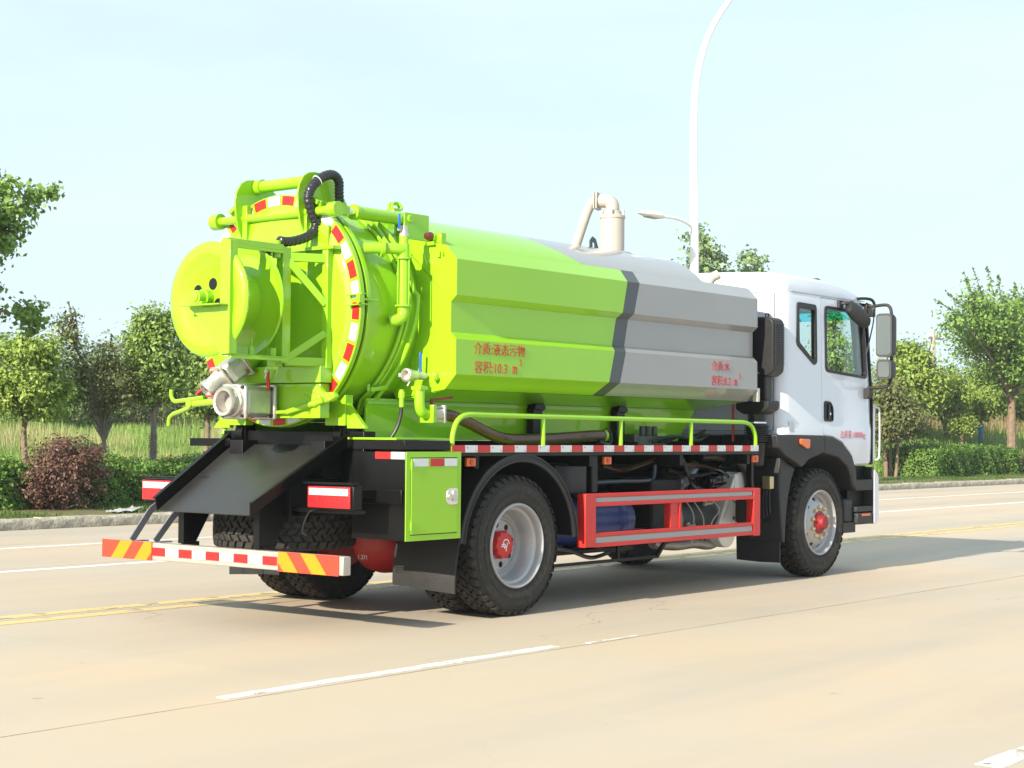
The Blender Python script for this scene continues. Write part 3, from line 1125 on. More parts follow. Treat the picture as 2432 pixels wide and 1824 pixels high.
rf = part('reel_frame', rfm, GREEN, T, bevel=.003)
part('frame_arm', MB().box(-2.21, -1.70, -.46, -.40, 2.612, 2.655).box(-2.21, -1.70, -.462, -.452, 2.59, 2.612), GREEN, rf, bevel=.003)
part('frame_arm', MB().box(-2.21, -1.70, -.50, -.38, 1.862, 1.872).box(-2.21, -1.70, -.505, -.495, 1.84, 1.862), GREEN, rf, bevel=.003)
part('pivot_pin', MB().cyl((-1.73, -.42, 2.56), (-1.73, -.42, 2.68), .03, n=16), GREEN, rf)
part('pivot_pin', MB().cyl((-1.78, -.44, 1.80), (-1.78, -.44, 1.93), .03, n=16).cyl((-1.78, -.44, 1.78), (-1.78, -.44, 1.80), .045, n=16), GREEN, rf)
part('spring_clip', MB().tube(spline([(-1.99, -.46, 1.87), (-1.99, -.46, 1.96), (-1.985, -.45, 1.99), (-1.97, -.44, 1.97), (-1.97, -.44, 1.88)]), .006, 6).cyl((-1.985, -.45, 1.86), (-1.985, -.45, 1.93), .022, n=12), GREEN, rf)
part('bearing', MB().cyl((-2.30, -.24, 2.254), (-2.235, -.24, 2.254), .048, n=24).box(-2.295, -2.245, -.30, -.18, 2.205, 2.225).cyl((-2.31, -.24, 2.254), (-2.30, -.24, 2.254), .03, n=20).cyl((-2.24, -.24, 2.254), (-2.186, -.24, 2.254), .06, n=24), GREEN, rf, bevel=.003)
part('shaft', MB().cyl((-2.23, -.24, 2.25), (-1.70, -.24, 2.25), .035, n=16), GREEN, rf)
part('pivot_pin', MB().bar((-1.70, -.42, 2.25), (-1.80, -.24, 2.25), .04, .08), GREEN, rf)

# --- door lift: hinge plates, tube, rod, rams
OUT = [(-1.455, 3.05), (-1.44, 3.12), (-1.40, 3.185), (-1.35, 3.215), (-1.29, 3.225), (-1.20, 3.222), (-1.10, 3.178), (-1.034, 3.131), (-.955, 3.02), (-.97, 2.955), (-1.20, 2.955), (-1.27, 2.985), (-1.295, 2.93), (-1.293, 2.85), (-1.326, 2.795), (-1.385, 2.772), (-1.425, 2.845), (-1.446, 2.938)]
both('hinge_plate', MB().prism(OUT, 'y', -.338, -.322), GREEN, bevel=.002)
part('hinge_tube', MB().cyl((-1.24, -.31, 3.175), (-1.24, .31, 3.175), .045, n=24).cyl((-1.24, .26, 3.175), (-1.24, .315, 3.175), .056, n=24), GREEN)
part('lift_rod', MB().cyl((-1.365, -.60, 2.925), (-1.365, .60, 2.925), .032, n=20).cyl((-1.365, .58, 2.925), (-1.365, .66, 2.925), .06, n=20).cyl((-1.365, -.66, 2.925), (-1.365, -.58, 2.925), .055, n=20), GREEN)
for sg in (1, -1):
    b = MB().cyl((-1.31, -.62, 2.925), (-1.14, -.62, 2.925), .030, n=16)
    r_ = part('ram_rod', b if sg > 0 else b.mirror(), CHROME)
    b = MB().cyl((-1.165, -.62, 2.925), (-.69, -.62, 2.93), .048, n=24).cyl((-1.185, -.62, 2.925), (-1.15, -.62, 2.925), .056, n=24).cyl((-.73, -.62, 2.93), (-.66, -.62, 2.93), .05, n=24)
    b.box(-1.33, -1.25, -.655, -.585, 2.895, 2.955)
    part('hydraulic_ram', b if sg > 0 else b.mirror(), GREEN)
    b = MB().box(-.70, -.43, -.675, -.66, 2.78, 2.975).box(-.70, -.43, -.585, -.57, 2.75, 2.975).box(-.445, -.43, -.66, -.585, 2.76, 2.975).box(-.70, -.445, -.66, -.585, 2.76, 2.80).cyl((-.64, -.69, 2.93), (-.64, -.555, 2.93), .03, n=16)
    part('ram_bracket', b if sg > 0 else b.mirror(), GREEN, bevel=.003)
# corrugated hose from the tank top to the reel carrier
hp = spline([(-1.10, -.40, 3.02), (-1.115, -.41, 3.10), (-1.128, -.42, 3.165), (-1.165, -.42, 3.20), (-1.225, -.42, 3.205), (-1.32, -.42, 3.165), (-1.405, -.42, 3.086), (-1.432, -.42, 3.005), (-1.397, -.42, 2.908), (-1.356, -.42, 2.825), (-1.40, -.42, 2.758), (-1.50, -.42, 2.712), (-1.62, -.42, 2.683), (-1.71, -.42, 2.68)], 12)
part('corrugated_hose', MB().tube(hp, .034, 14, True, [.036 if (i // 2) % 2 else .031 for i in range(len(hp))]), HOSE, sharp=80)
part('cable_tie', MB().tube([(-1.345 + .036 * math.cos(t) * .7, -.42 + .036 * math.sin(t), 3.145 + .036 * math.cos(t) * -.9) for t in np.linspace(0, 6.283, 20)], .004, 5), TWHITE)
part('reel_hose_end', MB().tube(spline([(-1.76, -.40, 2.62), (-1.80, -.38, 2.57), (-1.79, -.36, 2.50)]), .022, 10), HOSE)
# thin pipes on the tank top
for dy in (0, .03):
    part('hydraulic_line', MB().tube(spline([(-1.02, -.40 + dy, 2.985), (-.86, -.42 + dy, 3.0), (-.70, -.44 + dy, 3.0), (-.58, -.46 + dy, 3.015), (-.5, -.45 + dy, 3.03), (-.47, -.43 + dy, 3.06), (-.50, -.41 + dy, 3.085), (-.56, -.42 + dy, 3.07), (-.58, -.44 + dy, 3.02)]), .011, 8), GREEN)
part('line_fitting', MB().box(-.62, -.55, -.49, -.41, 2.94, 3.03), GREEN, bevel=.004)
# --- pipes and hoses round the tank
pv = MB().cyl((-.95, -.90, 2.24), (-.95, -.90, 2.70), .042, n=20).cyl((-.95, -.90, 2.70), (-.95, -.90, 2.76), .034, n=16)
pv.tube(spline([(-.95, -.90, 2.26), (-.955, -.90, 2.19), (-.985, -.88, 2.155), (-1.03, -.84, 2.145)]), .042, 16)
pv.tube(spline([(-1.20, -.74, 2.655), (-1.10, -.82, 2.66), (-.99, -.89, 2.66), (-.95, -.9, 2.65)]), .04, 16)
gp = part('gauge_pipe', pv, GREEN)
part('gauge_pipe_flange', MB().cyl((-.95, -.90, 2.59), (-.95, -.90, 2.602), .062, n=20).cyl((-.95, -.90, 2.25), (-.95, -.90, 2.262), .062, n=20).cyl((-1.11, -.82, 2.66), (-1.09, -.832, 2.66), .065, n=20), GREEN, gp)
for a in (0, 1.6, 3.1, 4.7):
    part('tie_rod', MB().cyl((-.95 + .054 * math.cos(a), -.90 + .054 * math.sin(a), 2.255), (-.95 + .054 * math.cos(a), -.90 + .054 * math.sin(a), 2.598), .005, n=6), GREEN, gp)
part('ball_valve', MB().cyl((-.95, -.90, 2.755), (-.95, -.90, 2.775), .036, n=12).cyl((-.95, -.90, 2.77), (-.95, -.90, 2.83), .028, n=16).cyl((-.98, -.9, 2.80), (-1.01, -.9, 2.80), .012, n=8), CAST, gp)
part('valve_handle', MB().bar((-1.005, -.905, 2.80), (-1.01, -.91, 2.91), .018, .012), HBLUE, gp, bevel=.003)


def around(a0, a1, r, x0, x1, n=18):
    return [(x0 + (x1 - x0) * i / n, -r * math.cos(rad(a0 + (a1 - a0) * i / n)), ZC + r * math.sin(rad(a0 + (a1 - a0) * i / n))) for i in range(n + 1)]


for i, (dx, rr) in enumerate(((-.08, .832), (-.03, .838), (.035, .85))):
    p = around(54, 10, rr, -.90 + dx, -.80 + dx * .8) + around(7, -50, rr + (.03 if i == 2 else .012), -.79 + dx * .8, -.95 + dx * .6)
    e = Vector(p[-1])
    p += [tuple(e + Vector((-.005, .02, -.06))), tuple(e + Vector((-.005, .03, -.11)))]
    part('hydraulic_hose', MB().tube(p, .014 if i < 2 else .018, 10), GREEN)
    part('hose_end', MB().tube([tuple(e + Vector((-.005, .03, -.105))), tuple(e + Vector((-.015, .035, -.25))), tuple(e + Vector((-.03, .03, -.38)))], .016, 10), HOSE)
part('hose_clamp', MB().bar((-1.03, -.66, 1.66), (-.90, -.70, 1.68), .03, .03).cyl((-1.04, -.655, 1.65), (-1.04, -.655, 1.70), .012, n=8), GREEN)
part('drain_hose', MB().tube(spline([(-.95, -.895, 1.55), (-.955, -.89, 1.47), (-.975, -.87, 1.38), (-1.02, -.83, 1.29), (-1.08, -.78, 1.235)]), .014, 10), HOSE)
part('drain_fitting', MB().cyl((-.95, -.895, 1.535), (-.95, -.895, 1.66), .018, n=14).cyl((-.95, -.895, 1.60), (-.95, -.895, 1.645), .024, n=8), GREEN)
# tank saddle and lower plates
for sg in (1, -1):
    u = MB().prism([(-1.076, 1.664), (-1.05, 1.668), (-.62, 1.60), (-.62, 1.585)], 'x', -.68, 3.44)
    part('lower_skirt', u if sg > 0 else u.mirror(), GREEN)
    u = MB()
    u.add([(-1.02, -.62, 1.60), (3.36, -.62, 1.60), (3.08, -.60, 1.30), (-1.02, -.60, 1.30), (-1.02, -.60, 1.60), (3.36, -.60, 1.60), (3.08, -.58, 1.30), (-1.02, -.58, 1.30)],
          [(0, 3, 2, 1), (4, 5, 6, 7), (0, 1, 5, 4), (1, 2, 6, 5), (2, 3, 7, 6), (3, 0, 4, 7)])
    u.box(-1.02, 3.2, -.628, -.621, 1.56, 1.575)
    part('saddle_plate', u if sg > 0 else u.mirror(), GREEN)
    for x in (.82, 1.98):
        u = MB().box(x, x + .12, -.70, -.635, 1.25, 1.55).prism([(x - .005, 1.55), (x + .02, 1.60), (x + .12, 1.60), (x + .15, 1.565), (x + .12, 1.54)], 'y', -.715, -.635)
        part('tank_clamp', u if sg > 0 else u.mirror(), BLACK, bevel=.004)
    # rear supports under the door
    u = MB().prism([(-.42, 1.52), (-.62, 1.62), (-.62, 1.40), (-.42, 1.40)], 'x', -1.24, -1.16).prism([(-.62, 1.56), (-.80, 1.38), (-.62, 1.38)], 'x', -1.22, -1.18)
    part('rear_support', u if sg > 0 else u.mirror(), GREEN, bevel=.003)
    u = MB().cyl((-1.15, -.56, 1.335), (-1.15, -.48, 1.335), .075, n=20).box(-1.195, -1.10, -.575, -.56, 1.25, 1.41).box(-1.195, -1.10, -.48, -.465, 1.25, 1.41)
    part('support_hinge', u if sg > 0 else u.mirror(), BLACK)

# --- side cladding with folded profile
PROF = [(-.585, 2.795), (-1.08, 2.706), (-1.18, 2.602), (-1.18, 2.343), (-1.128, 2.297), (-1.128, 2.076), (-1.178, 2.028), (-1.18, 1.774), (-1.075, 1.668)]
XL = [1.50, 1.475, 1.438, 1.373, 1.352, 1.297, 1.268, 1.190, 1.110]
XR = [1.70, 1.655, 1.611, 1.535, 1.522, 1.470, 1.424, 1.343, 1.270]
R0, R1 = -.68, 3.50


def clad(x0, x1, inner=.004, k0=0):
    m = MB()
    n = len(PROF)
    A = [(x0[i] if isinstance(x0, list) else x0, *PROF[i]) for i in range(k0, n)]
    B = [(x1[i] if isinstance(x1, list) else x1, *PROF[i]) for i in range(k0, n)]
    n = len(A)
    C = [(x, y + .006, z - .002) for x, y, z in A]; D = [(x, y + .006, z - .002) for x, y, z in B]
    m.add(A + B + C + D, [(i, i + 1, n + i + 1, n + i) for i in range(n - 1)] + [(2 * n + i, 3 * n + i, 3 * n + i + 1, 2 * n + i + 1) for i in range(n - 1)] +
          [(i, 2 * n + i, 2 * n + i + 1, i + 1) for i in range(n - 1)] + [(n + i, n + i + 1, 3 * n + i + 1, 3 * n + i) for i in range(n - 1)] + [(0, n, 3 * n, 2 * n), (n - 1, 3 * n - 1, 4 * n - 1, 2 * n - 1)])
    return m


XL2 = [x for x in XL]
for sg in (1, -1):
    f = lambda m: m if sg > 0 else m.mirror()
    gp_ = part('side_panel', f(clad(R0, XL, k0=1)), GREEN, T, bevel=.010, sharp=20, seg=3)
    part('side_panel', f(clad(XL, XR, k0=1)), CHAR, T, bevel=.010, sharp=20, seg=3)
    gr_ = part('side_panel', f(clad(XR, R1, k0=1)), GREY, T, bevel=.010, sharp=20, seg=3)
    tp = lambda a, b: MB().add([(a[0], *PROF[0]), (a[1], *PROF[1]), (b[1], *PROF[1]), (b[0], *PROF[0])] + [(x, y, z - .005) for x, y, z in [(a[0], *PROF[0]), (a[1], *PROF[1]), (b[1], *PROF[1]), (b[0], *PROF[0])]],
                               [(0, 1, 2, 3), (7, 6, 5, 4), (0, 4, 5, 1), (1, 5, 6, 2), (2, 6, 7, 3), (3, 7, 4, 0)])
    part('top_panel', f(tp((R0, R0), (1.62, 1.76))), GREEN)
    part('top_panel', f(tp((1.622, 1.762), (R1, R1))), GREY)
    # end plates
    inner = []
    a0 = math.atan2(2.795 - ZC, .585); a1 = math.atan2(1.60 - ZC, .62)
    for k in range(25):
        a = a1 + (a0 - a1) * k / 24
        inner.append((-(RT + .002) * math.cos(a), ZC + (RT + .002) * math.sin(a)))
    po = [(y, z) for y, z in PROF] + [(-.60, 1.60)] + inner
    ep = part('end_plate', f(MB().prism(po, 'x', R0 - .012, R0 - .001)), GREEN, T)
    part('end_plate', f(MB().prism(po, 'x', R1 + .001, R1 + .012)), GREY, T)
    # round lid studs / dimples along the plate
    if sg > 0:
        hs = MB()
        for z in (2.66, 2.52, 1.95, 1.86, 2.05):
            y = -math.sqrt(RT ** 2 - (z - ZC) ** 2) - .035
            hs.prism([(y - .012, z - .02), (y + .012, z - .02), (y + .012, z + .012), (y - .004, z + .02)], 'x', R0 - .02, R0 - .012)
        part('weld_tabs', hs, GREEN, ep)
        part('bracket_hook', MB().box(R0 - .03, R0 - .012, -1.03, -1.0, 2.62, 2.66).box(R0 - .03, R0 - .012, -1.06, -1.045, 2.63, 2.655), GREEN, ep)
ml = part('marker_lamp', MB().lathe((-.70, -.93, 2.775), (-1, 0, 0), [(-.03, .0005), (-.03, .034), (0, .036), (.025, .034), (.045, .024), (.052, .0005)], 20), DLENS)
part('lamp_base', MB().box(-.67, -.62, -1.01, -.92, 2.715, 2.80).box(-.72, -.62, -.98, -.90, 2.71, 2.735).cyl((-.70, -.93, 2.775), (-.64, -.93, 2.775), .04, n=18), GREEN, ml)
# lettering on the cladding
for body, x0, z0, size, sx, m in (('介质:液态污物', -.495, 1.935, .096, 1.0, TEXTR), ('容积:10.3', -.492, 1.798, .100, .98, TEXTR), ('m', -.055, 1.797, .125, .68, TEXTR), ('3', .032, 1.858, .075, .8, TEXTR), ('介质:水', 2.73, 1.932, .094, 1.0, TEXTR), ('容积:8.2', 2.722, 1.802, .098, .98, TEXTR), ('m', 3.10, 1.800, .122, .68, TEXTR), ('3', 3.19, 1.862, .072, .8, TEXTR)):
    me = text_mesh(body, size, sx, off=0 if body in 'm3' else -.0006)
    me.transform(Matrix.Translation((x0, -1.1815, z0)) @ Matrix.Rotation(math.pi / 2, 4, 'X'))
    link('lettering', me, m, T)

# --- valves at the back
v = MB()
v.lathe((0, -.035, 1.562), (1, 0, 0), [(-1.86, .088), (-1.865, .10), (-1.85, .108), (-1.83, .106), (-1.80, .098), (-1.79, .11), (-1.765, .112), (-1.76, .112), (-1.76, .075), (-1.86, .078), (-1.86, .088)], 40)
bv = part('outlet_valve', v, CAST, T, sharp=40)
part('valve_flange', MB().box(-1.765, -1.735, -.16, .092, 1.437, 1.688), CAST, bv, bevel=.012)
part('valve_flange', MB().box(-1.49, -1.455, -.16, .092, 1.437, 1.688), CAST, bv, bevel=.012)
part('valve_body', MB().box(-1.735, -1.49, -.142, .074, 1.455, 1.670), CAST, bv, bevel=.03)
part('valve_bore', MB().cyl((-1.775, -.035, 1.562), (-1.767, -.035, 1.562), .077, n=30), mat('bore_grey', (.35, .35, .34), .5, .3), bv)
for x in (-1.766, -1.4915):
    for dy in (-.10, .10):
        for dz in (-.10, .10):
            part('bolt', MB().cyl((x, -.034 + dy, 1.562 + dz), (x - .014, -.034 + dy, 1.562 + dz), .013, n=6), PLAST, bv)
part('valve_lever', MB().bar((-1.56, -.165, 1.665), (-1.56, -.17, 1.775), .016, .012).bar((-1.562, -.175, 1.65), (-1.57, -.178, 1.725), .022, .022), LEVER, bv, bevel=.003)
part('lever_pivot', MB().cyl((-1.56, -.15, 1.77), (-1.56, -.15, 1.79), .02, n=12).cyl((-1.56, -.14, 1.73), (-1.56, -.16, 1.80), .010, n=10), CAST, bv)
part('valve_lever', MB().bar((-1.78, .12, 1.60), (-1.78, .235, 1.603), .016, .014), LEVER, bv, bevel=.003)
# upper slanted valve
d1 = Vector((-.72, .28, -.62)).normalized()
c1 = Vector((-1.50, .16, 1.86))
sv_ = MB()
sv_.lathe(c1, d1, [(0, .02), (.0, .095), (.13, .085), (.16, .082), (.30, .070), (.34, .078), (.36, .072), (.36, .055), (.28, .05), (.28, .0005)], 32)
uv = part('inlet_valve', sv_, CAST, T, sharp=40)
q = d1.to_track_quat('Z', 'Y').to_matrix()


def sq(c, h, t):
    m = MB()
    vs = []
    for zz in (-t / 2, t / 2):
        for i, j in ((-1, -1), (1, -1), (1, 1), (-1, 1)):
            vs.append(c + q @ Vector((i * h, j * h, zz)))
    m.add(vs, [(3, 2, 1, 0), (4, 5, 6, 7), (0, 1, 5, 4), (1, 2, 6, 5), (2, 3, 7, 6), (3, 0, 4, 7)])
    return m


part('valve_flange', sq(c1 + d1 * .02, .105, .022), CAST, uv, bevel=.01)
part('valve_flange', sq(c1 + d1 * .20, .100, .022), CAST, uv, bevel=.01)
part('valve_body', sq(c1 + d1 * .11, .085, .16), CAST, uv, bevel=.03)
for i in (-1, 1):
    for j in (-1, 1):
        p = c1 + q @ Vector((i * .082, j * .082, .21))
        part('bolt', MB().cyl(p, p + d1 * .018, .011, n=6), BRASS, uv)
part('valve_bore', MB().cyl(c1 + d1 * .285, c1 + d1 * .29, .052, n=24), mat('bore_dark', (.05, .045, .04), .6), uv)
part('valve_lever', MB().bar(c1 + d1 * .22 + Vector((0, .10, -.01)), c1 + d1 * .22 + Vector((-.02, .235, -.10)), .026, .02), LEVER, uv, bevel=.004)
part('inlet_pipe', MB().cyl(c1 - d1 * .12, c1 + d1 * .012, .085, n=28), GREEN)
# side coupling with blue handle
cp = MB()
cp.lathe((-.68, -.90, 1.765), (-1, 0, 0), [(0, .02), (0, .022), (.04, .022), (.045, .03), (.09, .03), (.10, .024), (.13, .024), (.135, .038), (.19, .040), (.195, .046), (.215, .050), (.235, .050), (.24, .044), (.24, .034), (.20, .030), (.20, .0005)], 28)
cp_ = part('side_coupling', cp, CAST, T, sharp=40)
part('coupling_lug', MB().box(-.93, -.895, -.96, -.945, 1.75, 1.78).box(-.93, -.895, -.855, -.84, 1.75, 1.78), CAST, cp_, bevel=.003)
part('valve_handle', MB().bar((-.76, -.90, 1.80), (-.765, -.905, 1.935), .02, .012).cyl((-.76, -.90, 1.78), (-.76, -.90, 1.81), .012, n=10), HBLUE, cp_, bevel=.004)
part('test_cock', MB().cyl((-.70, -1.01, 1.745), (-.745, -1.01, 1.745), .016, n=12).cyl((-.72, -1.01, 1.735), (-.72, -1.01, 1.79), .006, n=8).box(-.73, -.71, -1.03, -.99, 1.735, 1.755), GREEN)
part('paper_tag', MB().add([(-.90, -.925, 1.725), (-.90, -.935, 1.725), (-.905, -.91, 1.685), (-.905, -.902, 1.69)], [(0, 1, 2, 3)]), TWHITE)
# drain pipe, valve and brown suction hose
part('drain_pipe', MB().tube(spline([(-.86, -.985, 1.69), (-.86, -.985, 1.60), (-.855, -.985, 1.54), (-.83, -.985, 1.50), (-.76, -.985, 1.488)]), .038, 18).box(-.90, -.82, -1.03, -.94, 1.66, 1.685), GREEN)
dv = part('drain_valve', MB().cyl((-.745, -.985, 1.49), (-.665, -.985, 1.49), .062, n=28), CAST)
part('valve_flange', MB().box(-.785, -.745, -1.05, -.92, 1.425, 1.555), GREEN, dv, bevel=.005)
part('valve_flange', MB().box(-.663, -.640, -1.05, -.92, 1.425, 1.555), CAST, dv, bevel=.005)
for dy in (-.048, .048):
    for dz in (-.048, .048):
        part('bolt', MB().cyl((-.745, -.985 + dy, 1.49 + dz), (-.63, -.985 + dy, 1.49 + dz), .009, n=6), CAST, dv)
part('valve_lever', MB().bar((-.73, -1.0, 1.592), (-.52, -1.0, 1.612), .012, .018).cyl((-.735, -.99, 1.55), (-.735, -.99, 1.60), .014, n=10), mat('rusty_lever', (.22, .03, .02), .6), dv, bevel=.002)
part('suction_hose', MB().tube(spline([(-.64, -.985, 1.49), (-.50, -.985, 1.475), (-.30, -.98, 1.425), (-.08, -.98, 1.355), (.12, -.98, 1.315), (.35, -.98, 1.31), (.62, -.98, 1.316), (.95, -.98, 1.33), (1.25, -.98, 1.345), (1.40, -.98, 1.345)], 6), .044, 18), RHOSE)
part('hose_cuff', MB().cyl((1.38, -.98, 1.345), (1.41, -.98, 1.345), .047, n=18), GREEN)
part('tied_cord', MB().tube(spline([(1.40, -.98, 1.39), (1.47, -.97, 1.40), (1.52, -.97, 1.35), (1.51, -.97, 1.29), (1.46, -.97, 1.27), (1.40, -.98, 1.29)]), .010, 6).tube(spline([(1.30, -1.0, 1.29), (1.36, -1.01, 1.275), (1.43, -1.0, 1.27)]), .02, 8), HOSE)
# lock arms at the door rim
for a in (3, -58, 180 + 58, 177, 60, 120):
    t = rad(a)
    c = Vector((-1.31, -.845 * math.cos(t), ZC + .845 * math.sin(t)))
    rv = Vector((0, -math.cos(t), math.sin(t))); tv = Vector((0, math.sin(t), math.cos(t)))
    m = MB()
    for s2 in (-.036, .036):
        p = c + tv * s2
        m.bar(p - rv * .09 + Vector((-.03, 0, 0)), p + rv * .05 + Vector((-.02, 0, 0)), .07, .008, tv)
    m.cyl(c - tv * .045 + rv * .02 + Vector((-.04, 0, 0)), c + tv * .045 + rv * .02 + Vector((-.04, 0, 0)), .014, n=12)
    m.bar(c + rv * .035 - tv * .03 + Vector((-.055, 0, 0)), c + rv * .035 + tv * .03 + Vector((-.055, 0, 0)), .05, .03, rv)
    m.cyl(c + rv * .03 + Vector((-.02, 0, .0)), c + rv * .03 + Vector((.12, 0, 0)), .009, n=8)
    part('door_clamp', m, GREEN, T, bevel=.002)
# lock rods at the bottom of the door
part('lock_rod', MB().cyl((-1.46, -.05, 1.487), (-1.46, -.30, 1.495), .014, n=12).cyl((-1.46, -.26, 1.492), (-1.43, -.60, 1.575), .021, n=14).cyl((-1.44, -.50, 1.55), (-1.38, -.66, 1.60), .028, n=14), GREEN)
part('lock_claw', MB().prism([(-.47, 1.66), (-.50, 1.63), (-.66, 1.57), (-.72, 1.60), (-.70, 1.63), (-.60, 1.63), (-.54, 1.69)], 'x', -1.44, -1.40).prism([(-.40, 1.62), (-.45, 1.60), (-.48, 1.55), (-.44, 1.56)], 'x', -1.44, -1.40), GREEN, bevel=.003)
part('lock_lever', MB().tube(spline([(-1.20, 1.328, 1.676), (-1.20, 1.322, 1.62), (-1.20, 1.29, 1.588), (-1.20, 1.22, 1.588), (-1.20, .94, 1.612)]), .016, 10), GREEN)
part('lock_lever', MB().tube(spline([(-1.20, 1.354, 1.393), (-1.20, 1.345, 1.45), (-1.20, 1.30, 1.485), (-1.20, 1.20, 1.51), (-1.20, 1.06, 1.55)]), .016, 10).cyl((-1.20, 1.10, 1.562), (-1.20, .70, 1.585), .026, n=14).cyl((-1.23, 1.087, 1.565), (-1.17, 1.087, 1.565), .032, n=16), GREEN)
part('lock_pad', MB().box(-1.26, -1.18, .62, .74, 1.52, 1.62), GREEN, bevel=.004)
# --- stack on top of the tank
def turn(b):
    c_, s_2 = math.cos(rad(-69.6)), math.sin(rad(-69.6))
    b.v = [(2.88 + (x - 2.88) * c_ - y * s_2, (x - 2.88) * s_2 + y * c_, z) for x, y, z in b.v]
    return b


st_ = MB().lathe((2.88, 0, 0), (0, 0, 1), [(2.98, .112), (3.36, .112), (3.362, .120), (3.385, .120), (3.388, .11), (3.40, .085), (3.43, .08)], 36)
st_.tube(spline([(2.88, 0, 3.42), (2.88, 0, 3.46), (2.872, 0, 3.495), (2.84, 0, 3.525), (2.79, 0, 3.53), (2.745, 0, 3.53)], 6), .064, 20)
stk = part('filter_stack', turn(st_), BEIGE, T, sharp=40)
part('stack_flange', turn(MB().box(2.735, 2.75, -.085, .085, 3.45, 3.61)), BEIGE, stk, bevel=.006)
part('stack_flange', turn(MB().box(2.712, 2.727, -.085, .085, 3.45, 3.61)), BEIGE, stk, bevel=.006)
part('return_pipe', turn(MB().tube(spline([(2.72, 0, 3.53), (2.68, 0, 3.515), (2.65, 0, 3.46), (2.61, 0, 3.36), (2.47, 0, 2.95)], 5), .045, 16)), BEIGE, stk)
part('stack_base', MB().lathe((2.88, 0, 0), (0, 0, 1), [(2.98, .20), (3.035, .185), (3.05, .16), (3.052, .1)], 40), GREY, stk)
for k in range(4):
    a = 1.57 * k + .5
    part('bolt', MB().cyl((2.88 + .1 * math.cos(a), .1 * math.sin(a), 3.385), (2.88 + .1 * math.cos(a), .1 * math.sin(a), 3.44), .016, n=8), BEIGE, stk)
part('lifting_eye', MB().ring([(2.49 + .0, 3.02), (2.64, 3.02), (2.58, 3.14), (2.53, 3.16), (2.49, 3.12)], [(2.53, 3.06), (2.57, 3.06), (2.565, 3.10), (2.54, 3.11), (2.525, 3.10)], 'y', -.03, -.02), CHAR)
part('vent_elbow', MB().tube(spline([(3.30, -.79, 2.70), (3.30, -.79, 2.75), (3.315, -.812, 2.80), (3.35, -.862, 2.835)], 5), .044, 18), BEIGE)
part('vent_bore', MB().cyl((3.3505, -.8628, 2.8355), (3.352, -.865, 2.837), .038, n=20), mat('bore_brown', (.16, .12, .09), .6))

# --- side guard
for sg in (1, -1):
    f = lambda m: m if sg > 0 else m.mirror()
    g0 = part('side_guard', f(MB().box(.784, .926, -1.25, -1.17, .47, .889)), RED, T, bevel=.004)
    part('guard_end', f(MB().box(3.342, 3.456, -1.25, -1.17, .455, .884)), RED, g0, bevel=.004)
    for z0, z1 in ((.786, .888), (.465, .578)):
        gb = MB().box(.926, 3.342, -1.232, -1.19, z0, z1).box(.926, 3.342, -1.248, -1.232, z0, z0 + .030).box(.926, 3.342, -1.248, -1.232, z1 - .030, z1)
        part('guard_rail', f(gb), RED, g0, bevel=.003)
        part('guard_strip', f(MB().box(.934, 3.335, -1.237, -1.2325, z0 + .033, z1 - .033)), mat('grey_strip', (.34, .35, .36), .4, .3), g0)
        for x in (.96, 3.31):
            part('rivet', f(MB().cyl((x, -1.237, (z0 + z1) / 2), (x, -1.242, (z0 + z1) / 2), .008, n=8)), CAST, g0)
    part('guard_post', f(MB().box(2.01, 2.16, -1.235, -1.22, .578, .786).box(2.01, 2.04, -1.22, -1.17, .578, .786).box(2.13, 2.16, -1.246, -1.235, .578, .786)), RED, g0, bevel=.003)
    part('guard_hanger', f(MB().box(.95, 1.03, -1.19, -1.13, .889, 1.19).box(3.40, 3.44, -1.19, -1.13, .884, 1.19)), BLACK, bevel=.008)

# --- things under the deck
bt = part('pump_motor', MB().lathe((0, -.72, .64), (1, 0, 0), [(.78, .0005), (.78, .20), (.80, .215), (1.72, .215), (1.74, .235), (1.80, .235), (1.82, .215), (1.95, .20), (2.0, .14), (2.0, .0005)], 40), BLUE)
part('motor_strap', MB().lathe((0, -.72, .64), (1, 0, 0), [(1.2, .218), (1.2, .223), (1.25, .223), (1.25, .218)], 40), DARKM, bt)
part('motor_cradle', MB().box(.85, 1.95, -.9, -.55, .385, .415).box(.9, .96, -.9, -.6, .415, .46).box(1.8, 1.86, -.9, -.6, .415, .46), DARKM)
part('oil_tank', MB().box(.72, 1.28, -1.0, -.5, .88, 1.12), mat('navy_paint', (.004, .006, .016), .4), bevel=.02)
part('hydraulic_tank', MB().box(2.15, 2.62, -.95, -.5, .55, .98), DARKM, bevel=.02)
part('info_sticker', MB().box(2.42, 2.50, -.951, -.953, .74, .79), TWHITE)
part('vacuum_pump', MB().lathe((0, -.70, .60), (1, 0, 0), [(2.62, .0005), (2.62, .17), (2.66, .19), (3.18, .19), (3.22, .22), (3.28, .22), (3.30, .15), (3.34, .0005)], 36).lathe((0, -.66, .92), (1, 0, 0), [(2.7, .0005), (2.7, .10), (2.75, .13), (3.2, .13), (3.24, .11), (3.24, .0005)], 28), mat('pump_grey', (.05, .05, .05), .45, .3, var=.3, vscale=8), sharp=40)
for i in range(6):
    part('cooling_fin', MB().lathe((0, -.66, .92), (1, 0, 0), [(2.80 + i * .06, .12), (2.80 + i * .06, .15), (2.815 + i * .06, .15), (2.815 + i * .06, .12)], 24), DARKM)
cap = []
for k in range(17):
    a = rad(-32 + 180 - 180 + 180 * k / 16 - 0)
    cap.append((3.615 + .165 * math.cos(a), .855 + .165 * math.sin(a)))
for k in range(17):
    a = rad(148 + 180 * k / 16)
    cap.append((3.375 + .155 * math.cos(a), .49 + .155 * math.sin(a)))
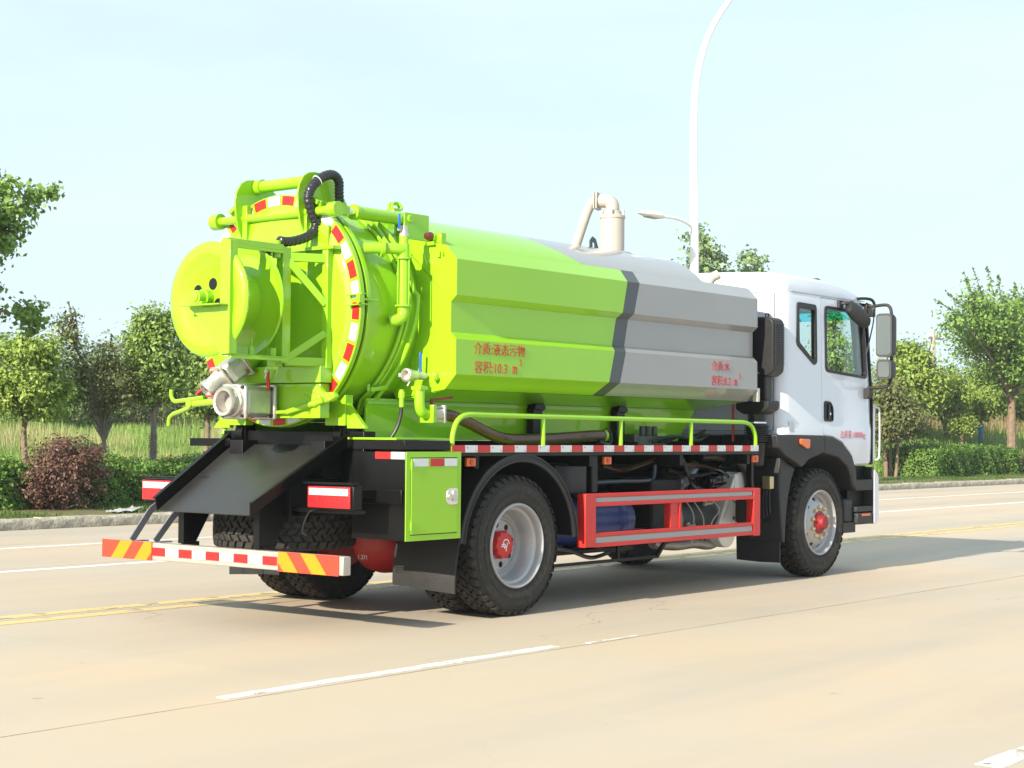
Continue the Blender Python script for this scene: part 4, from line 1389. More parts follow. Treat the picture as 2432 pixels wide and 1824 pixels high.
bc = part('belt_cover', MB().prism(cap, 'y', -.95, -.80), mat('cover_silver', (.62, .61, .58), .30, .25, var=.1, vscale=5), T, bevel=.008)
part('cover_seam', MB().bar((3.40, -.952, .80), (3.66, -.952, .66), .004, .006), DARKM, bc)
for o_ in (-.11, .10):
    part('cover_ridge', MB().bar((3.40 + o_ * .83, -.951, .53 - o_ * .55), (3.60 + o_ * .83, -.951, .84 - o_ * .55), .006, .010), CAST, bc)
for x, z in ((3.49, .60), (3.55, .56), (3.60, .84)):
    part('cover_bolt', MB().cyl((x, -.95, z), (x, -.953, z), .018, n=12), PLAST, bc)
part('warning_sticker', MB().box(3.50, 3.53, -.9505, -.9525, .90, 1.0), TWHITE, bc)
for i, pts in enumerate(([(2.8, -.85, .80), (2.85, -.92, .66), (2.80, -.95, .50), (2.78, -.95, .40)], [(2.95, -.85, .78), (3.0, -.93, .62), (2.96, -.95, .42)], [(3.1, -.87, .82), (3.22, -.96, .70), (3.12, -.95, .58), (3.05, -.93, .42)])):
    part('cable', MB().tube(spline(pts), .006, 6), mat('pale_cable', (.45, .42, .38), .5))
part('hose_bend', MB().tube(spline([(3.0, -.9, 1.16), (3.2, -.95, 1.165), (3.48, -.96, 1.14), (3.62, -.98, 1.07), (3.70, -.99, .92), (3.71, -.99, .60)]), .04, 14), HOSE)
part('brake_pipe', MB().tube(spline([(1.1, -.9, .95), (1.6, -.92, .965), (2.1, -.92, .965), (2.2, -.92, .985), (2.23, -.92, 1.05), (2.23, -.92, 1.12)]), .02, 10), mat('dark_blue_pipe', (.02, .035, .06), .25))
part('valve_block', MB().box(2.16, 2.60, -.80, -.66, 1.262, 1.345).box(2.10, 2.18, -.80, -.70, 1.29, 1.36), mat('cast_iron', (.10, .10, .095), .5, .4, var=.2, vscale=15), bevel=.006)
for x in (2.32, 2.41, 2.51):
    part('solenoid', MB().cyl((x, -.73, 1.345), (x, -.73, 1.43), .026, n=14), mat('cast_iron', (.1, .1, .1)), bevel=.004)
for i in range(3):
    part('hydraulic_hose', MB().tube(spline([(2.35 + .1 * i, -.82, 1.29), (2.50 + .1 * i, -.88, 1.34), (2.75 + .1 * i, -.9, 1.35 - .02 * i), (3.0 + .1 * i, -.85, 1.36), (3.3, -.75, 1.40 - .03 * i)]), .013, 8), HOSE)
GLOSS = mat('gloss_black', (.006, .006, .007), .18, spec=.6)
for i, pts in enumerate(([(2.3, -.98, 1.12), (2.6, -1.0, 1.10), (2.9, -1.0, 1.08), (3.2, -.98, 1.04), (3.4, -.94, .98)], [(2.35, -.97, 1.05), (2.7, -.99, 1.0), (3.0, -.98, 1.02), (3.3, -.93, 1.10)], [(2.55, -1.0, 1.15), (2.62, -1.02, 1.0), (2.75, -1.0, .90), (3.0, -.98, .86)],
                         [(1.35, -1.0, 1.10), (1.6, -1.02, 1.06), (1.9, -1.0, 1.10), (2.15, -.98, 1.14)], [(.75, -.98, .45), (.95, -1.0, .42), (1.2, -1.0, .36), (1.5, -.96, .38)])):
    part('rubber_pipe', MB().tube(spline(pts), .017, 8), GLOSS)
part('pump_inlet', MB().tube(spline([(2.72, -.85, .90), (2.74, -.92, .97), (2.80, -.93, 1.04), (2.90, -.90, 1.08)]), .05, 14).cyl((2.70, -.87, .93), (2.75, -.91, .99), .065, n=16), mat('steel_blue', (.16, .19, .24), .35, .5))
part('pump_filter', MB().cyl((3.02, -.93, .94), (3.30, -.93, .96), .065, n=20).cyl((3.05, -.93, .94), (3.07, -.93, .94), .072, n=20).cyl((3.22, -.93, .955), (3.24, -.93, .955), .072, n=20), GLOSS)
part('pump_flange', MB().cyl((2.64, -.72, .60), (2.67, -.72, .60), .215, n=28), mat('flange_steel', (.20, .19, .17), .4, .5))
part('exhaust_pipe', MB().tube(spline([(2.5, -.72, .40), (2.8, -.76, .37), (3.05, -.80, .38), (3.25, -.83, .36), (3.42, -.84, .40)]), .045, 14), mat('raw_steel', (.30, .28, .25), .4, .6, var=.2, vscale=9))
for x, z in ((2.68, .78), (2.92, .80), (3.08, .74), (2.80, .55), (3.0, .50)):
    part('hose_fitting', MB().cyl((x, -.90, z), (x + .03, -.96, z + .01), .016, n=8).box(x - .012, x + .03, -.90, -.88, z - .02, z + .03), CAST)
part('gearbox', MB().box(3.5, 4.3, -.33, .33, .55, 1.15), DARKM, bevel=.05)
part('engine', MB().box(4.3, 5.5, -.42, .42, .62, 1.36), DARKM, bevel=.05)
part('fuel_tank', MB().box(1.1, 2.3, .62, 1.15, .45, 1.0), DARKM, bevel=.06)
part('air_bottle', MB().cyl((2.5, .85, .75), (3.3, .85, .75), .17, n=24), DARKM)
part('battery_box', MB().box(3.56, 3.90, -.76, -.42, .50, 1.06), DARKM, bevel=.02)
part('lower_crossbar', MB().box(.75, 2.25, -.95, -.93, .30, .325).box(.75, .78, -.95, -.93, .325, .45).box(1.65, 1.68, -.95, -.93, .325, .45).bar((2.24, -.94, .31), (2.42, -.94, .48), .03, .03), DARKM)
bl = part('brake_valve', MB().box(3.86, 3.93, -1.12, -1.03, .86, .98), BRASS, T, bevel=.008)
for i in range(3):
    part('brake_line', MB().tube(spline([(3.88, -1.04 - .03 * i, .88), (3.84 + .01 * i, -1.05 - .03 * i, .72), (3.87, -1.05 - .03 * i, .60 + .02 * i), (3.97, -1.0, .56)]), .007, 6), HOSE, bl)
part('round_reflector', MB().cyl((3.52, -1.02, .70), (3.56, -1.02, .70), .15, n=24), BPLAST)

# --- cab
def sec(inx, dz):
    half = [(-1.195, .98), (-1.21, 1.25), (-1.211, 1.43), (-1.200, 1.50), (-1.2, 1.9), (-1.198, 2.4), (-1.195, 2.69), (-1.189, 2.715), (-1.195, 2.74), (-1.19, 2.80), (-1.172, 2.85), (-1.13, 2.882), (-1.05, 2.898), (-.8, 2.918), (-.4, 2.935), (0, 2.94)]
    h = [(y * (1.2 - inx) / 1.2, z) for y, z in half]
    h = [(y, z - dz * max(0, (z - 2.45) / .49)) for y, z in h]
    return h + [(-y, z) for y, z in h[-2::-1]]


STN = [(3.94, .13, .09), (3.943, .10, .065), (3.955, .065, .04), (3.98, .03, .016), (4.02, .008, .004), (4.07, 0, 0), (4.6, 0, 0), (4.9, 0, .004), (5.15, 0, .018), (5.4, 0, .05), (5.58, .004, .085), (5.70, .012, .12), (5.78, .03, .165), (5.84, .065, .20), (5.87, .11, .24), (5.88, .16, .28)]


def loft(stn, shear=True, zmin=None, fn=sec):
    m = MB()
    n = None
    for x, i_, d_ in stn:
        s_ = fn(i_, d_)
        n = len(s_)
        wgt = min(1, max(0, (x - 4.9) / .9))
        m.v += [(x - wgt * .165 * max(0, z - 1.72), y, z) for y, z in s_]
    k = len(stn)
    for i in range(k - 1):
        for j in range(n):
            j2 = (j + 1) % n
            m.f.append((i * n + j, i * n + j2, (i + 1) * n + j2, (i + 1) * n + j))
    m.f.append(tuple(range(n))); m.f.append(tuple((k - 1) * n + j for j in range(n - 1, -1, -1)))
    return m


outer = loft(STN).mesh('cab')


def isec(i_, d_):
    return [(-1.14, 1.20), (-1.145, 2.66), (-1.10, 2.80), (-.6, 2.85), (.6, 2.85), (1.10, 2.80), (1.145, 2.66), (1.14, 1.20)] if d_ < .5 else [(-1.10, 1.20), (-1.10, 2.50), (-1.05, 2.60), (-.6, 2.64), (.6, 2.64), (1.05, 2.60), (1.10, 2.50), (1.10, 1.20)]


inn = loft([(4.0, 0, 0), (5.2, 0, 0), (5.79, 0, 1)], fn=isec).mesh('in')
ARCH = [(3.4, 1.372), (4.70, 1.364), (4.9, 1.352), (5.10, 1.298), (5.295, 1.172), (5.385, 1.02), (5.388, .6), (3.4, .6)]
WD = roundpoly([(4.754, 2.618), (5.545, 2.608), (5.632, 1.945), (4.77, 1.99)], .06, 5)
WR = roundpoly([(4.212, 2.615), (4.573, 2.608), (4.588, 2.075), (4.535, 2.045), (4.205, 2.225)], .04, 5)
WS = [(-1.04, 1.78), (1.04, 1.78), (1.0, 2.635), (-1.0, 2.635)]
shell = boolean(outer, inn)
shell = boolean(shell, MB().prism(ARCH, 'y', -2, 2).mesh('c'))
shell = boolean(shell, MB().box(5.3, 6.5, -2, 2, .5, 1.076).mesh('c'))
shell = boolean(shell, MB().prism(WD, 'y', -2, 2).mesh('c'))
shell = boolean(shell, MB().prism(WR, 'y', -2, 2).mesh('c'))
shell = boolean(shell, MB().prism(roundpoly(WS, .08), 'x', 5.45, 6.5).mesh('c'))
DOORP = [(4.680, 2.700), (5.665, 2.690), (5.80, 1.70), (5.80, 1.085), (5.405, 1.085), (5.395, 1.05), (5.30, 1.18), (5.11, 1.306), (4.905, 1.36), (4.705, 1.372)]
DP = roundpoly(DOORP, .03, 3)
cx = sum(p[0] for p in DP) / len(DP); cz = sum(p[1] for p in DP) / len(DP)
gap = lambda d: [(x + (d if x > cx else -d) * 1.0, z + (d if z > cz else -d)) for x, z in DP]
dshell = boolean(shell, MB().prism(DP, 'y', -1.5, -1.165).mesh('c'), 'INTERSECT')
body = boolean(shell, MB().prism(gap(.005), 'y', -1.5, -1.16).mesh('c'))
cab = link('cab', smooth(body, 28), WHITE, T)
cdoor = link('cab_door', smooth(dshell, 28), WHITE, cab)
part('door_seal', MB().ring(gap(-.01), gap(.012), 'y', -1.155, -1.185), DARKM, cab)
for sg in (1, -1):
    f = lambda m: m if sg > 0 else m.mirror()
    for nm, W_, th in (('door_window', WD, .028), ('quarter_window', WR, .045)):
        fr_ = part('window_frame', f(MB().ring(inset(W_, -.012), inset(W_, th), 'y', -1.207 if sg > 0 else -1.205, -1.165)), BPLAST, cab)
        part(nm, f(MB().prism(inset(W_, th - .004), 'y', -1.186, -1.181)), GLASS, cab)
ws = MB()
zs = (1.775, 2.545, 2.64)
xf = lambda z: 5.875 - .165 * (z - 1.72) - .018 - (.06 if z > 2.5 else 0)
for nm, z0, z1, m in (('windscreen', zs[0], zs[1], GLASS), ('windscreen_tint', zs[1], zs[2], TINT)):
    b = MB()
    b.add([(xf(z0), -1.05, z0), (xf(z0), 1.05, z0), (xf(z1), 1.02, z1), (xf(z1), -1.02, z1), (xf(z0) + .006, -1.05, z0), (xf(z0) + .006, 1.05, z0), (xf(z1) + .006, 1.02, z1), (xf(z1) + .006, -1.02, z1)],
          [(0, 3, 2, 1), (4, 5, 6, 7), (0, 1, 5, 4), (1, 2, 6, 5), (2, 3, 7, 6), (3, 0, 4, 7)])
    part(nm, b, m, cab)
part('dashboard', MB().prism([(5.40, 1.55), (5.80, 1.60), (5.80, 1.84), (5.55, 1.86), (5.42, 1.80)], 'y', -1.12, 1.12), LINER, cab, bevel=.03)
part('passenger_seat', MB().box(4.55, 5.05, -.95, -.45, 1.45, 1.62).prism([(4.48, 1.55), (4.62, 1.55), (4.55, 2.15), (4.42, 2.15)], 'y', -.93, -.47), SEAT, cab, bevel=.04)
part('driver_seat', MB().box(4.55, 5.05, .40, .92, 1.45, 1.64).prism([(4.48, 1.55), (4.62, 1.55), (4.54, 2.25), (4.40, 2.25)], 'y', .42, .90), mat('seat_cover', (.62, .60, .56), .8), cab, bevel=.04)
wl_ = MB()
wl_.tube([(5.32 + .10 * math.sin(t), .66 + .22 * math.cos(t), 1.93 + .20 * math.sin(t)) for t in np.linspace(0, 2 * math.pi, 33)], .016, 8, False)
wl_.cyl((5.32, .44, 1.93), (5.32, .88, 1.93), .012, n=8).cyl((5.32, .66, 1.93), (5.5, .66, 1.8), .03, n=10)
part('steering_wheel', wl_, BPLAST, cab)
part('rear_panel', MB().ring(roundpoly([(-1.112, 1.40), (1.112, 1.40), (1.112, 2.712), (-1.112, 2.712)], .03, 3), roundpoly([(-1.106, 1.406), (1.106, 1.406), (1.106, 2.706), (-1.106, 2.706)], .03, 3), 'x', 3.9395, 3.934), mat('panel_gap', (.25, .26, .28), .6), cab)
part('id_sticker', MB().box(4.045, 4.135, -1.2125, -1.2135, 1.40, 1.49), mat('sticker_grey', (.45, .50, .54), .6), cab)
# door handle, lettering
HD = roundpoly([(4.742, 1.70), (4.86, 1.695), (4.915, 1.64), (4.918, 1.50), (4.742, 1.502)], .03, 4)
hd = part('door_handle', MB().ring(HD, inset(HD, .016), 'y', -1.214, -1.195).prism(inset(HD, .012), 'y', -1.2025, -1.196).box(4.81, 4.845, -1.216, -1.205, 1.52, 1.67), BPLAST, cdoor, bevel=.003)
part('key_lock', MB().cyl((4.838, -1.216, 1.575), (4.838, -1.220, 1.575), .014, n=14), CHROME, cdoor)
me = text_mesh('总质量:18000kg', .088, .94, off=-.001)
me.transform(Matrix.Translation((5.045, -1.2135, 1.345)) @ Matrix.Rotation(math.pi / 2, 4, 'X'))
link('lettering', me, TEXTP, cdoor)
part('roof_lamp', MB().prism([(5.30, 2.87), (5.45, 2.86), (5.43, 2.95), (5.36, 2.965)], 'y', -.80, -.70), PLAST, cab, bevel=.01)
part('gutter', MB().box(4.09, 5.60, -1.199, -1.193, 2.716, 2.724), mat('gutter_grey', (.42, .44, .47), .5), cab)
# fender, mud panel, flap
FE = [(3.80, 1.366), (4.70, 1.358), (4.9, 1.346), (5.098, 1.292), (5.29, 1.168), (5.380, 1.02), (5.395, .815), (5.335, .87), (5.29, .97), (5.19, 1.065), (5.01, 1.150), (4.705, 1.197), (4.41, 1.135), (4.28, 1.06), (4.18, 1.10), (3.97, 1.17), (3.83, 1.25)]
for sg in (1, -1):
    f = lambda m: m if sg > 0 else m.mirror()
    fe = part('fender', f(MB().prism(FE, 'y', -1.222, -.62)), PLAST, T, bevel=.012)
    part('fender_panel', f(MB().prism([(3.99, 1.155), (4.27, 1.05), (4.20, .94), (4.14, .78), (4.10, .56), (4.085, .36), (4.04, .36), (4.0, .60), (3.97, .92)], 'y', -1.15, -.66)), PLAST, fe, bevel=.012)
    if sg > 0:
        part('fender_joint', MB().box(4.718, 4.722, -1.2225, -1.2235, 1.20, 1.355), DARKM, fe)
        part('indicator', MB().prism(roundpoly([(4.213, 1.332), (4.398, 1.327), (4.392, 1.25), (4.36, 1.236), (4.325, 1.24), (4.216, 1.282)], .015, 3), 'y', -1.222, -1.245), AMB, fe, bevel=.006)
    part('mud_flap', f(MB().prism([(-1.11, .40), (-.64, .40), (-.645, .175), (-.9, .165), (-1.112, .168)], 'x', 4.05, 4.065)), FLAP)
    # steps and bumper corner
    s1 = MB().box(5.40, 5.80, -1.20, -.80, .815, .925)
    sp_ = part('step_panel', f(s1), PLAST, T, bevel=.012)
    part('step_well', f(MB().box(5.42, 5.82, -1.10, -.80, .60, 1.06)), DARKM, sp_)
    part('step_tread', f(MB().box(5.44, 5.82, -1.195, -.85, .60, .655)), PLAST, sp_, bevel=.008)
    part('lower_step', f(MB().box(5.46, 5.84, -1.20, -.80, .475, .592)), PLAST, sp_, bevel=.015)
    part('step_side', f(MB().box(5.24, 5.425, -1.16, -.86, .50, .735)), PLAST, sp_, bevel=.02)
    part('step_reflector', f(MB().box(5.54, 5.72, -1.2005, -1.204, .560, .582)), AMB, sp_)
    part('lower_flap', f(MB().box(5.20, 5.46, -1.17, -1.15, .40, .50)), FLAP, sp_)
part('front_bumper', MB().prism(roundpoly([(5.80, 1.03), (5.86, 1.0), (5.905, .95), (5.905, .53), (5.86, .47), (5.80, .47)], .03, 3), 'y', -1.205, 1.205), WHITE, T, bevel=.012)
part('bumper_inner', MB().box(5.78, 5.80, -1.2, 1.2, .49, 1.05), PLAST)
part('front_panel', MB().prism([(5.80, 1.10), (5.90, 1.12), (5.905, 1.66), (5.84, 1.70)], 'y', -1.17, 1.17), WHITE, cab, bevel=.015)
# snorkel
sn = MB()
sn.prism(roundpoly([(-1.06, 2.455), (-1.215, 2.45), (-1.262, 2.41), (-1.262, 1.945), (-1.19, 1.895), (-1.10, 1.93), (-1.06, 2.0), (-1.012, 2.09), (-1.012, 2.31), (-1.06, 2.40)], .03, 3), 'x', 3.66, 3.86)
sn.box(3.68, 3.80, -1.17, -1.065, 1.66, 1.93)
sn.prism(roundpoly([(-.87, 1.675), (-1.23, 1.68), (-1.225, 1.60), (-1.14, 1.555), (-.95, 1.555), (-.87, 1.60)], .02, 3), 'x', 3.64, 3.84)
sk = part('air_intake', sn, BPLAST, T, bevel=.014)
part('intake_duct', MB().cyl((3.74, -1.045, 1.56), (3.74, -1.045, 1.46), .085, n=24), BPLAST, sk)
bel = [(1.46 - .16 * i / 32, .105 + (.016 if (i // 2) % 2 else -.008)) for i in range(33)]
part('bellows', MB().lathe((3.74, -1.045, 0), (0, 0, 1), bel, 28), BPLAST, sk, sharp=20)
part('hose_clip', MB().lathe((3.74, -1.045, 0), (0, 0, 1), [(1.47, .087), (1.47, .091), (1.484, .091), (1.484, .087)], 24), CHROME, sk)
part('lower_duct', MB().cyl((3.74, -1.045, 1.31), (3.76, -1.0, 1.10), .09, n=20), BPLAST, sk)
for i in range(17):
    z = 2.375 - i * .0225
    part('intake_fin', MB().box(3.69, 3.845, -1.272, -1.26, z, z + .011), PLAST, sk)
part('intake_tab', MB().ring([(-1.125, 2.455), (-1.165, 2.455), (-1.165, 2.485), (-1.125, 2.485)], [(-1.132, 2.46), (-1.158, 2.46), (-1.158, 2.477), (-1.132, 2.477)], 'x', 3.74, 3.75), DARKM, sk)
part('tilt_stay', MB().cyl((3.72, -.80, 1.30), (3.72, -.80, 1.67), .012, n=10), LEVER)
part('cladding_stop', MB().box(3.515, 3.56, -1.18, -1.13, 1.665, 1.79), CAST, bevel=.004)
# mirrors
mr = part('mirror_arm', MB().tube(spline([(5.62, -1.20, 2.70), (5.62, -1.26, 2.67), (5.62, -1.32, 2.675), (5.62, -1.40, 2.68), (5.62, -1.45, 2.668), (5.62, -1.478, 2.61), (5.62, -1.482, 2.45), (5.62, -1.48, 2.0), (5.62, -1.468, 1.91), (5.62, -1.43, 1.86), (5.62, -1.34, 1.85), (5.62, -1.22, 1.848)], 5), .0165, 12), PLAST, T)
part('arm_mount', MB().box(5.58, 5.68, -1.235, -1.19, 2.60, 2.70).box(5.60, 5.66, -1.29, -1.20, 2.565, 2.66), BPLAST, mr, bevel=.008)
part('arm_mount', MB().prism(roundpoly([(-1.19, 1.845), (-1.26, 1.845), (-1.26, 1.77), (-1.235, 1.735), (-1.19, 1.74)], .02, 3), 'x', 5.58, 5.66), PLAST, mr, bevel=.006)
part('upper_arm', MB().tube(spline([(5.45, -1.19, 2.74), (5.52, -1.24, 2.745), (5.58, -1.28, 2.735), (5.62, -1.29, 2.70), (5.62, -1.29, 2.64)]), .015, 10), BPLAST, mr)


def mirror_head(y0, y1, z0, z1, name):
    prof = roundpoly([(y0, z0), (y1, z0), (y1, z1), (y0, z1)], .045, 5)
    m = MB()
    n = len(prof)
    cy, cz_ = (y0 + y1) / 2, (z0 + z1) / 2
    lay = [(5.50, 1.0), (5.52, 1.03), (5.58, 1.0), (5.63, .86), (5.65, .6)]
    for x, s_ in lay:
        m.v += [(x, cy + (y - cy) * s_, cz_ + (z - cz_) * (1 if s_ > .9 else .5 + s_ * .5)) for y, z in prof]
    for i in range(len(lay) - 1):
        for j in range(n):
            j2 = (j + 1) % n
            m.f.append((i * n + j, i * n + j2, (i + 1) * n + j2, (i + 1) * n + j))
    m.f.append(tuple(range(n))); m.f.append(tuple((len(lay) - 1) * n + j for j in range(n - 1, -1, -1)))
    shr = lambda b: [(x + (-y - 1.485) * .30, y, z) for x, y, z in b.v]
    m.v = shr(m)
    h = part(name, m, BPLAST, mr)
    gl_ = MB().prism(inset(prof, .022), 'x', 5.495, 5.4985)
    gl_.v = shr(gl_)
    part('mirror_glass', gl_, MIRR, h)
    return h


mirror_head(-1.535, -1.385, 2.15, 2.585, 'main_mirror')
mirror_head(-1.53, -1.39, 1.93, 2.125, 'wide_angle_mirror')
km = MB()
km.lathe((5.22, -1.31, 2.565), Vector((.80, -.20, -.42)), [(-.17, .0005), (-.17, .05), (-.15, .07), (-.05, .085), (.08, .085), (.17, .065), (.20, .03), (.20, .0005)], 20)
km.v = [(x, -1.31 + (y + 1.31) * .75, z) for x, y, z in km.v]
kmo = part('kerb_mirror', km, PLAST, T)
part('kerb_mirror_arm', MB().tube(spline([(5.05, -1.20, 2.66), (5.06, -1.26, 2.665), (5.12, -1.30, 2.655), (5.20, -1.31, 2.60)]), .016, 10).box(5.01, 5.09, -1.225, -1.195, 2.62, 2.69), PLAST, kmo)
part('mirror_cable', MB().tube(spline([(5.62, -1.29, 2.60), (5.64, -1.27, 2.50), (5.63, -1.24, 2.35), (5.62, -1.21, 2.20)]), .007, 6), HOSE, mr)
part('grab_rail', MB().tube(spline([(5.84, -1.17, 1.66), (5.87, -1.21, 1.65), (5.885, -1.22, 1.60), (5.885, -1.22, 1.20), (5.87, -1.21, 1.13), (5.84, -1.17, 1.12)], 4), .008, 8), WHITE, cab)
#VEGETATION
# ------------------------------------------------------------------ vegetation
def np_mesh(name, V, quads, m, tris=False):
    me = bpy.data.meshes.new(name)
    k = quads.shape[1]
    me.vertices.add(len(V))
    me.vertices.foreach_set('co', np.ascontiguousarray(V, np.float32).ravel())
    me.loops.add(quads.size)
    me.loops.foreach_set('vertex_index', np.ascontiguousarray(quads, np.int32).ravel())
    me.polygons.add(len(quads))
    me.polygons.foreach_set('loop_start', np.arange(0, quads.size, k, dtype=np.int32))
    me.update(calc_edges=True)
    me.materials.append(m)
    return me


def unit(a):
    return a / np.maximum(np.linalg.norm(a, axis=1, keepdims=True), 1e-9)


def leaves(C, out, size, m, name='foliage', aspect=.55, droop=.25, up=.45):
    """one bent four-cornered leaf for every row of C; out = outward direction"""
    n = len(C)
    nrm = unit(out * .6 + np.array([0, 0, up]) + rng.normal(0, .55, (n, 3)))
    t = rng.normal(0, 1, (n, 3)) + out * .6
    t[:, 2] -= droop
    t = unit(t - nrm * (t * nrm).sum(1, keepdims=True))
    b = np.cross(nrm, t)
    s = size * rng.uniform(.65, 1.35, (n, 1))
    w_ = s * aspect * .5
    p0 = C - t * s * .5
    p2 = C + t * s * .5 - nrm * s * .12
    p1 = C + b * w_ + nrm * s * .06
    p3 = C - b * w_ + nrm * s * .06
    V = np.stack([p0, p1, p2, p3], 1).reshape(-1, 3)
    Q = np.arange(4 * n).reshape(n, 4)
    return np_mesh(name, V, Q, m)


BARK = mat('bark', (.20, .145, .095), .9, var=.3, vscale=8, bump=.9, bscale=30)
BARKG = mat('grey_bark', (.23, .20, .165), .9, var=.3, vscale=10, bump=.9, bscale=30)
L_CAM = leafmat('leaf_camphor', (.20, .31, .045), (.33, .43, .09))
L_DARK = leafmat('leaf_dark', (.10, .145, .04), (.20, .19, .07))
L_MID = leafmat('leaf_mid', (.155, .26, .05), (.27, .37, .085))
L_MAPLE = leafmat('leaf_maple', (.13, .25, .045), (.22, .34, .07))
L_POP = leafmat('leaf_poplar', (.18, .28, .11), (.26, .36, .15))
L_HEDGE = leafmat('leaf_hedge', (.10, .20, .03), (.19, .32, .06))
L_BUSH = leafmat('leaf_bush', (.11, .21, .045), (.18, .29, .07))
L_PURP = leafmat('leaf_purple', (.115, .055, .045), (.21, .12, .08))
L_BRON = leafmat('leaf_bronze', (.16, .07, .035), (.12, .12, .03))
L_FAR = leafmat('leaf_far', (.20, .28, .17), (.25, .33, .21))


def cluster_points(lobes, per, cr_, shell=.55):
    C, O, CC = [], [], []
    for (cx_, cy_, cz_, rx, ry, rz, n) in lobes:
        d = unit(rng.normal(0, 1, (n, 3)))
        r = rng.uniform(shell ** 3, 1, (n, 1)) ** (1 / 3)
        r = r * (1 + rng.normal(0, .10, (n, 1)))
        cc = np.array([cx_, cy_, cz_]) + d * r * np.array([rx, ry, rz])
        CC.append(cc)
        for c, dd in zip(cc, d):
            k = max(4, int(per * rng.uniform(.5, 1.5)))
            q = rng.normal(0, 1, (k, 3)) * cr_ * rng.uniform(.6, 1.3) * np.array([1, 1, .7])
            C.append(c + q)
            O.append(np.repeat(dd[None], k, 0) * .7 + unit(q) * .5)
    return np.concatenate(C), unit(np.concatenate(O)), np.concatenate(CC)


def tree(name, label, x, y, trunk_h, lobes, leaf, bark, tr=.06, per=40, cr_=.16, size=.09, group=None, lean=(0, 0), stems=1, nb=26, tops=None, wrap=False, cat='tree', paint=None, aspect=.55, shell=.5, z0=None):
    """lobes in coordinates local to the trunk base"""
    zb = float(ground_z(x, y)) - .03 if z0 is None else z0
    T_ = empty(name, (x, y, zb), label, cat, group)
    C, O, CC = cluster_points(lobes, per, cr_, shell)
    zmax = max(l[2] + l[5] for l in lobes)
    tm_ = MB()
    roots = []
    for s in range(stems):
        a = 2.4 * s + .4
        off = Vector((math.cos(a), math.sin(a), 0)) * (.10 if stems > 1 else 0)
        base = off * 1.6
        top = Vector((lean[0], lean[1], trunk_h)) + off * 2.5
        pts = [base, base.lerp(top, .35) + Vector((random.uniform(-.02, .02), random.uniform(-.02, .02), 0)), base.lerp(top, .7) + Vector((random.uniform(-.03, .03), 0, 0)), top]
        sp_ = spline(pts, 3)
        k = len(sp_)
        tm_.tube(sp_, tr, 9, True, [tr * (1.25 - .5 * i / (k - 1)) / (1 if stems == 1 else 1.4) for i in range(k)])
        roots.append(top)
    tro = tm_.build('trunk', bark, T_, fix=False)
    if paint:
        me_, z_a, z_b = paint
        MB().tube([(0, 0, z_a), (0, 0, z_b)], tr * 1.32, 10, True, [tr * 1.36, tr * 1.16]).build('painted_band', me_, T_)
    if wrap:
        wm = MB()
        for i in range(26):
            z = .15 + i * .042
            wm.tube([(tr * 1.27 * math.cos(t), tr * 1.27 * math.sin(t), z + .006 * math.sin(t * 2 + i)) for t in np.linspace(0, 6.283, 14)], .007, 5, False)
        wm.build('rope_wrap', BARKG, T_)
    bm__ = MB()
    idx = rng.permutation(len(CC))[:nb]
    cen = Vector(CC.mean(0))
    for i in idx:
        e = Vector(CC[i])
        r_ = random.choice(roots)
        st = Vector((r_.x * .9, r_.y * .9, r_.z * random.uniform(.82, 1.0)))
        if e.z - st.z > .8 and random.random() < .6:
            st = st.lerp(cen, random.uniform(.1, .6))
        mid = st.lerp(e, .5) + Vector((0, 0, -.04 * (e - st).length))
        mid.z += .10 * (e - st).length
        bm__.tube(spline([st, mid, e], 3), .01, 5, False, [tr * (.42 - .34 * k / 6) for k in range(7)])
    # main leader inside the crown
    for r_ in roots:
        bm__.tube(spline([r_ * .98, r_.lerp(cen, .6), cen + Vector((0, 0, (zmax - cen.z) * .5))], 3), .01, 6, False, [tr * (.75 - .6 * k / 6) for k in range(7)])
    if tops:
        for (px_, py_, pz_, qx, qy, qz) in tops:
            bm__.tube(spline([(px_, py_, pz_), ((px_ + qx) / 2 + .03, (py_ + qy) / 2, (pz_ + qz) / 2), (qx, qy, qz)], 3), .01, 5, False, [.02 - .0025 * k for k in range(7)])
            k = 46
            t = rng.uniform(.15, 1, (k, 1))
            q = np.array([px_, py_, pz_]) + (np.array([qx, qy, qz]) - np.array([px_, py_, pz_])) * t + rng.normal(0, cr_ * .33, (k, 3)) * (1.15 - t)
            C = np.concatenate([C, q]); O = np.concatenate([O, unit(rng.normal(0, 1, (k, 3)))])
    bm__.build('branches', bark, T_, fix=False)
    link('crown', leaves(C, O, size, leaf, 'crown', aspect), None, T_)
    return T_


YG = 'young trees on the verge'
# left side
tree('maple_tree', 'tall broad-leaved tree whose crown hangs in from the left edge', 2.75, 12.6, 3.3,
     [(.9, 0, 3.85, .9, .8, .85, 44), (1.85, 0, 4.05, .42, .5, .42, 15), (2.2, -.1, 4.5, .38, .4, .30, 13), (2.6, -.1, 4.85, .28, .25, .12, 6), (1.7, .1, 3.3, .42, .5, .22, 9), (2.3, 0, 2.98, .36, .3, .10, 6), (2.65, -.05, 2.80, .17, .15, .11, 4), (2.05, -.1, 4.85, .18, .2, .14, 4), (.2, 0, 4.6, 1.0, .8, .7, 40), (-.6, 0, 4.0, .9, .8, .9, 30)],
     L_MAPLE, BARK, .11, 48, .105, .085, nb=60, aspect=.85)
tree('round_tree', 'round-crowned young tree at the far left behind the purple shrub', 6.95, 15, 1.55,
     [(-.05, 0, 2.15, .72, .7, .62, 85), (.25, -.1, 1.75, .55, .5, .30, 25), (-.35, 0, 1.78, .5, .5, .3, 25), (.2, .1, 2.55, .45, .45, .28, 26)],
     L_CAM, BARK, .05, 60, .12, .085, YG)
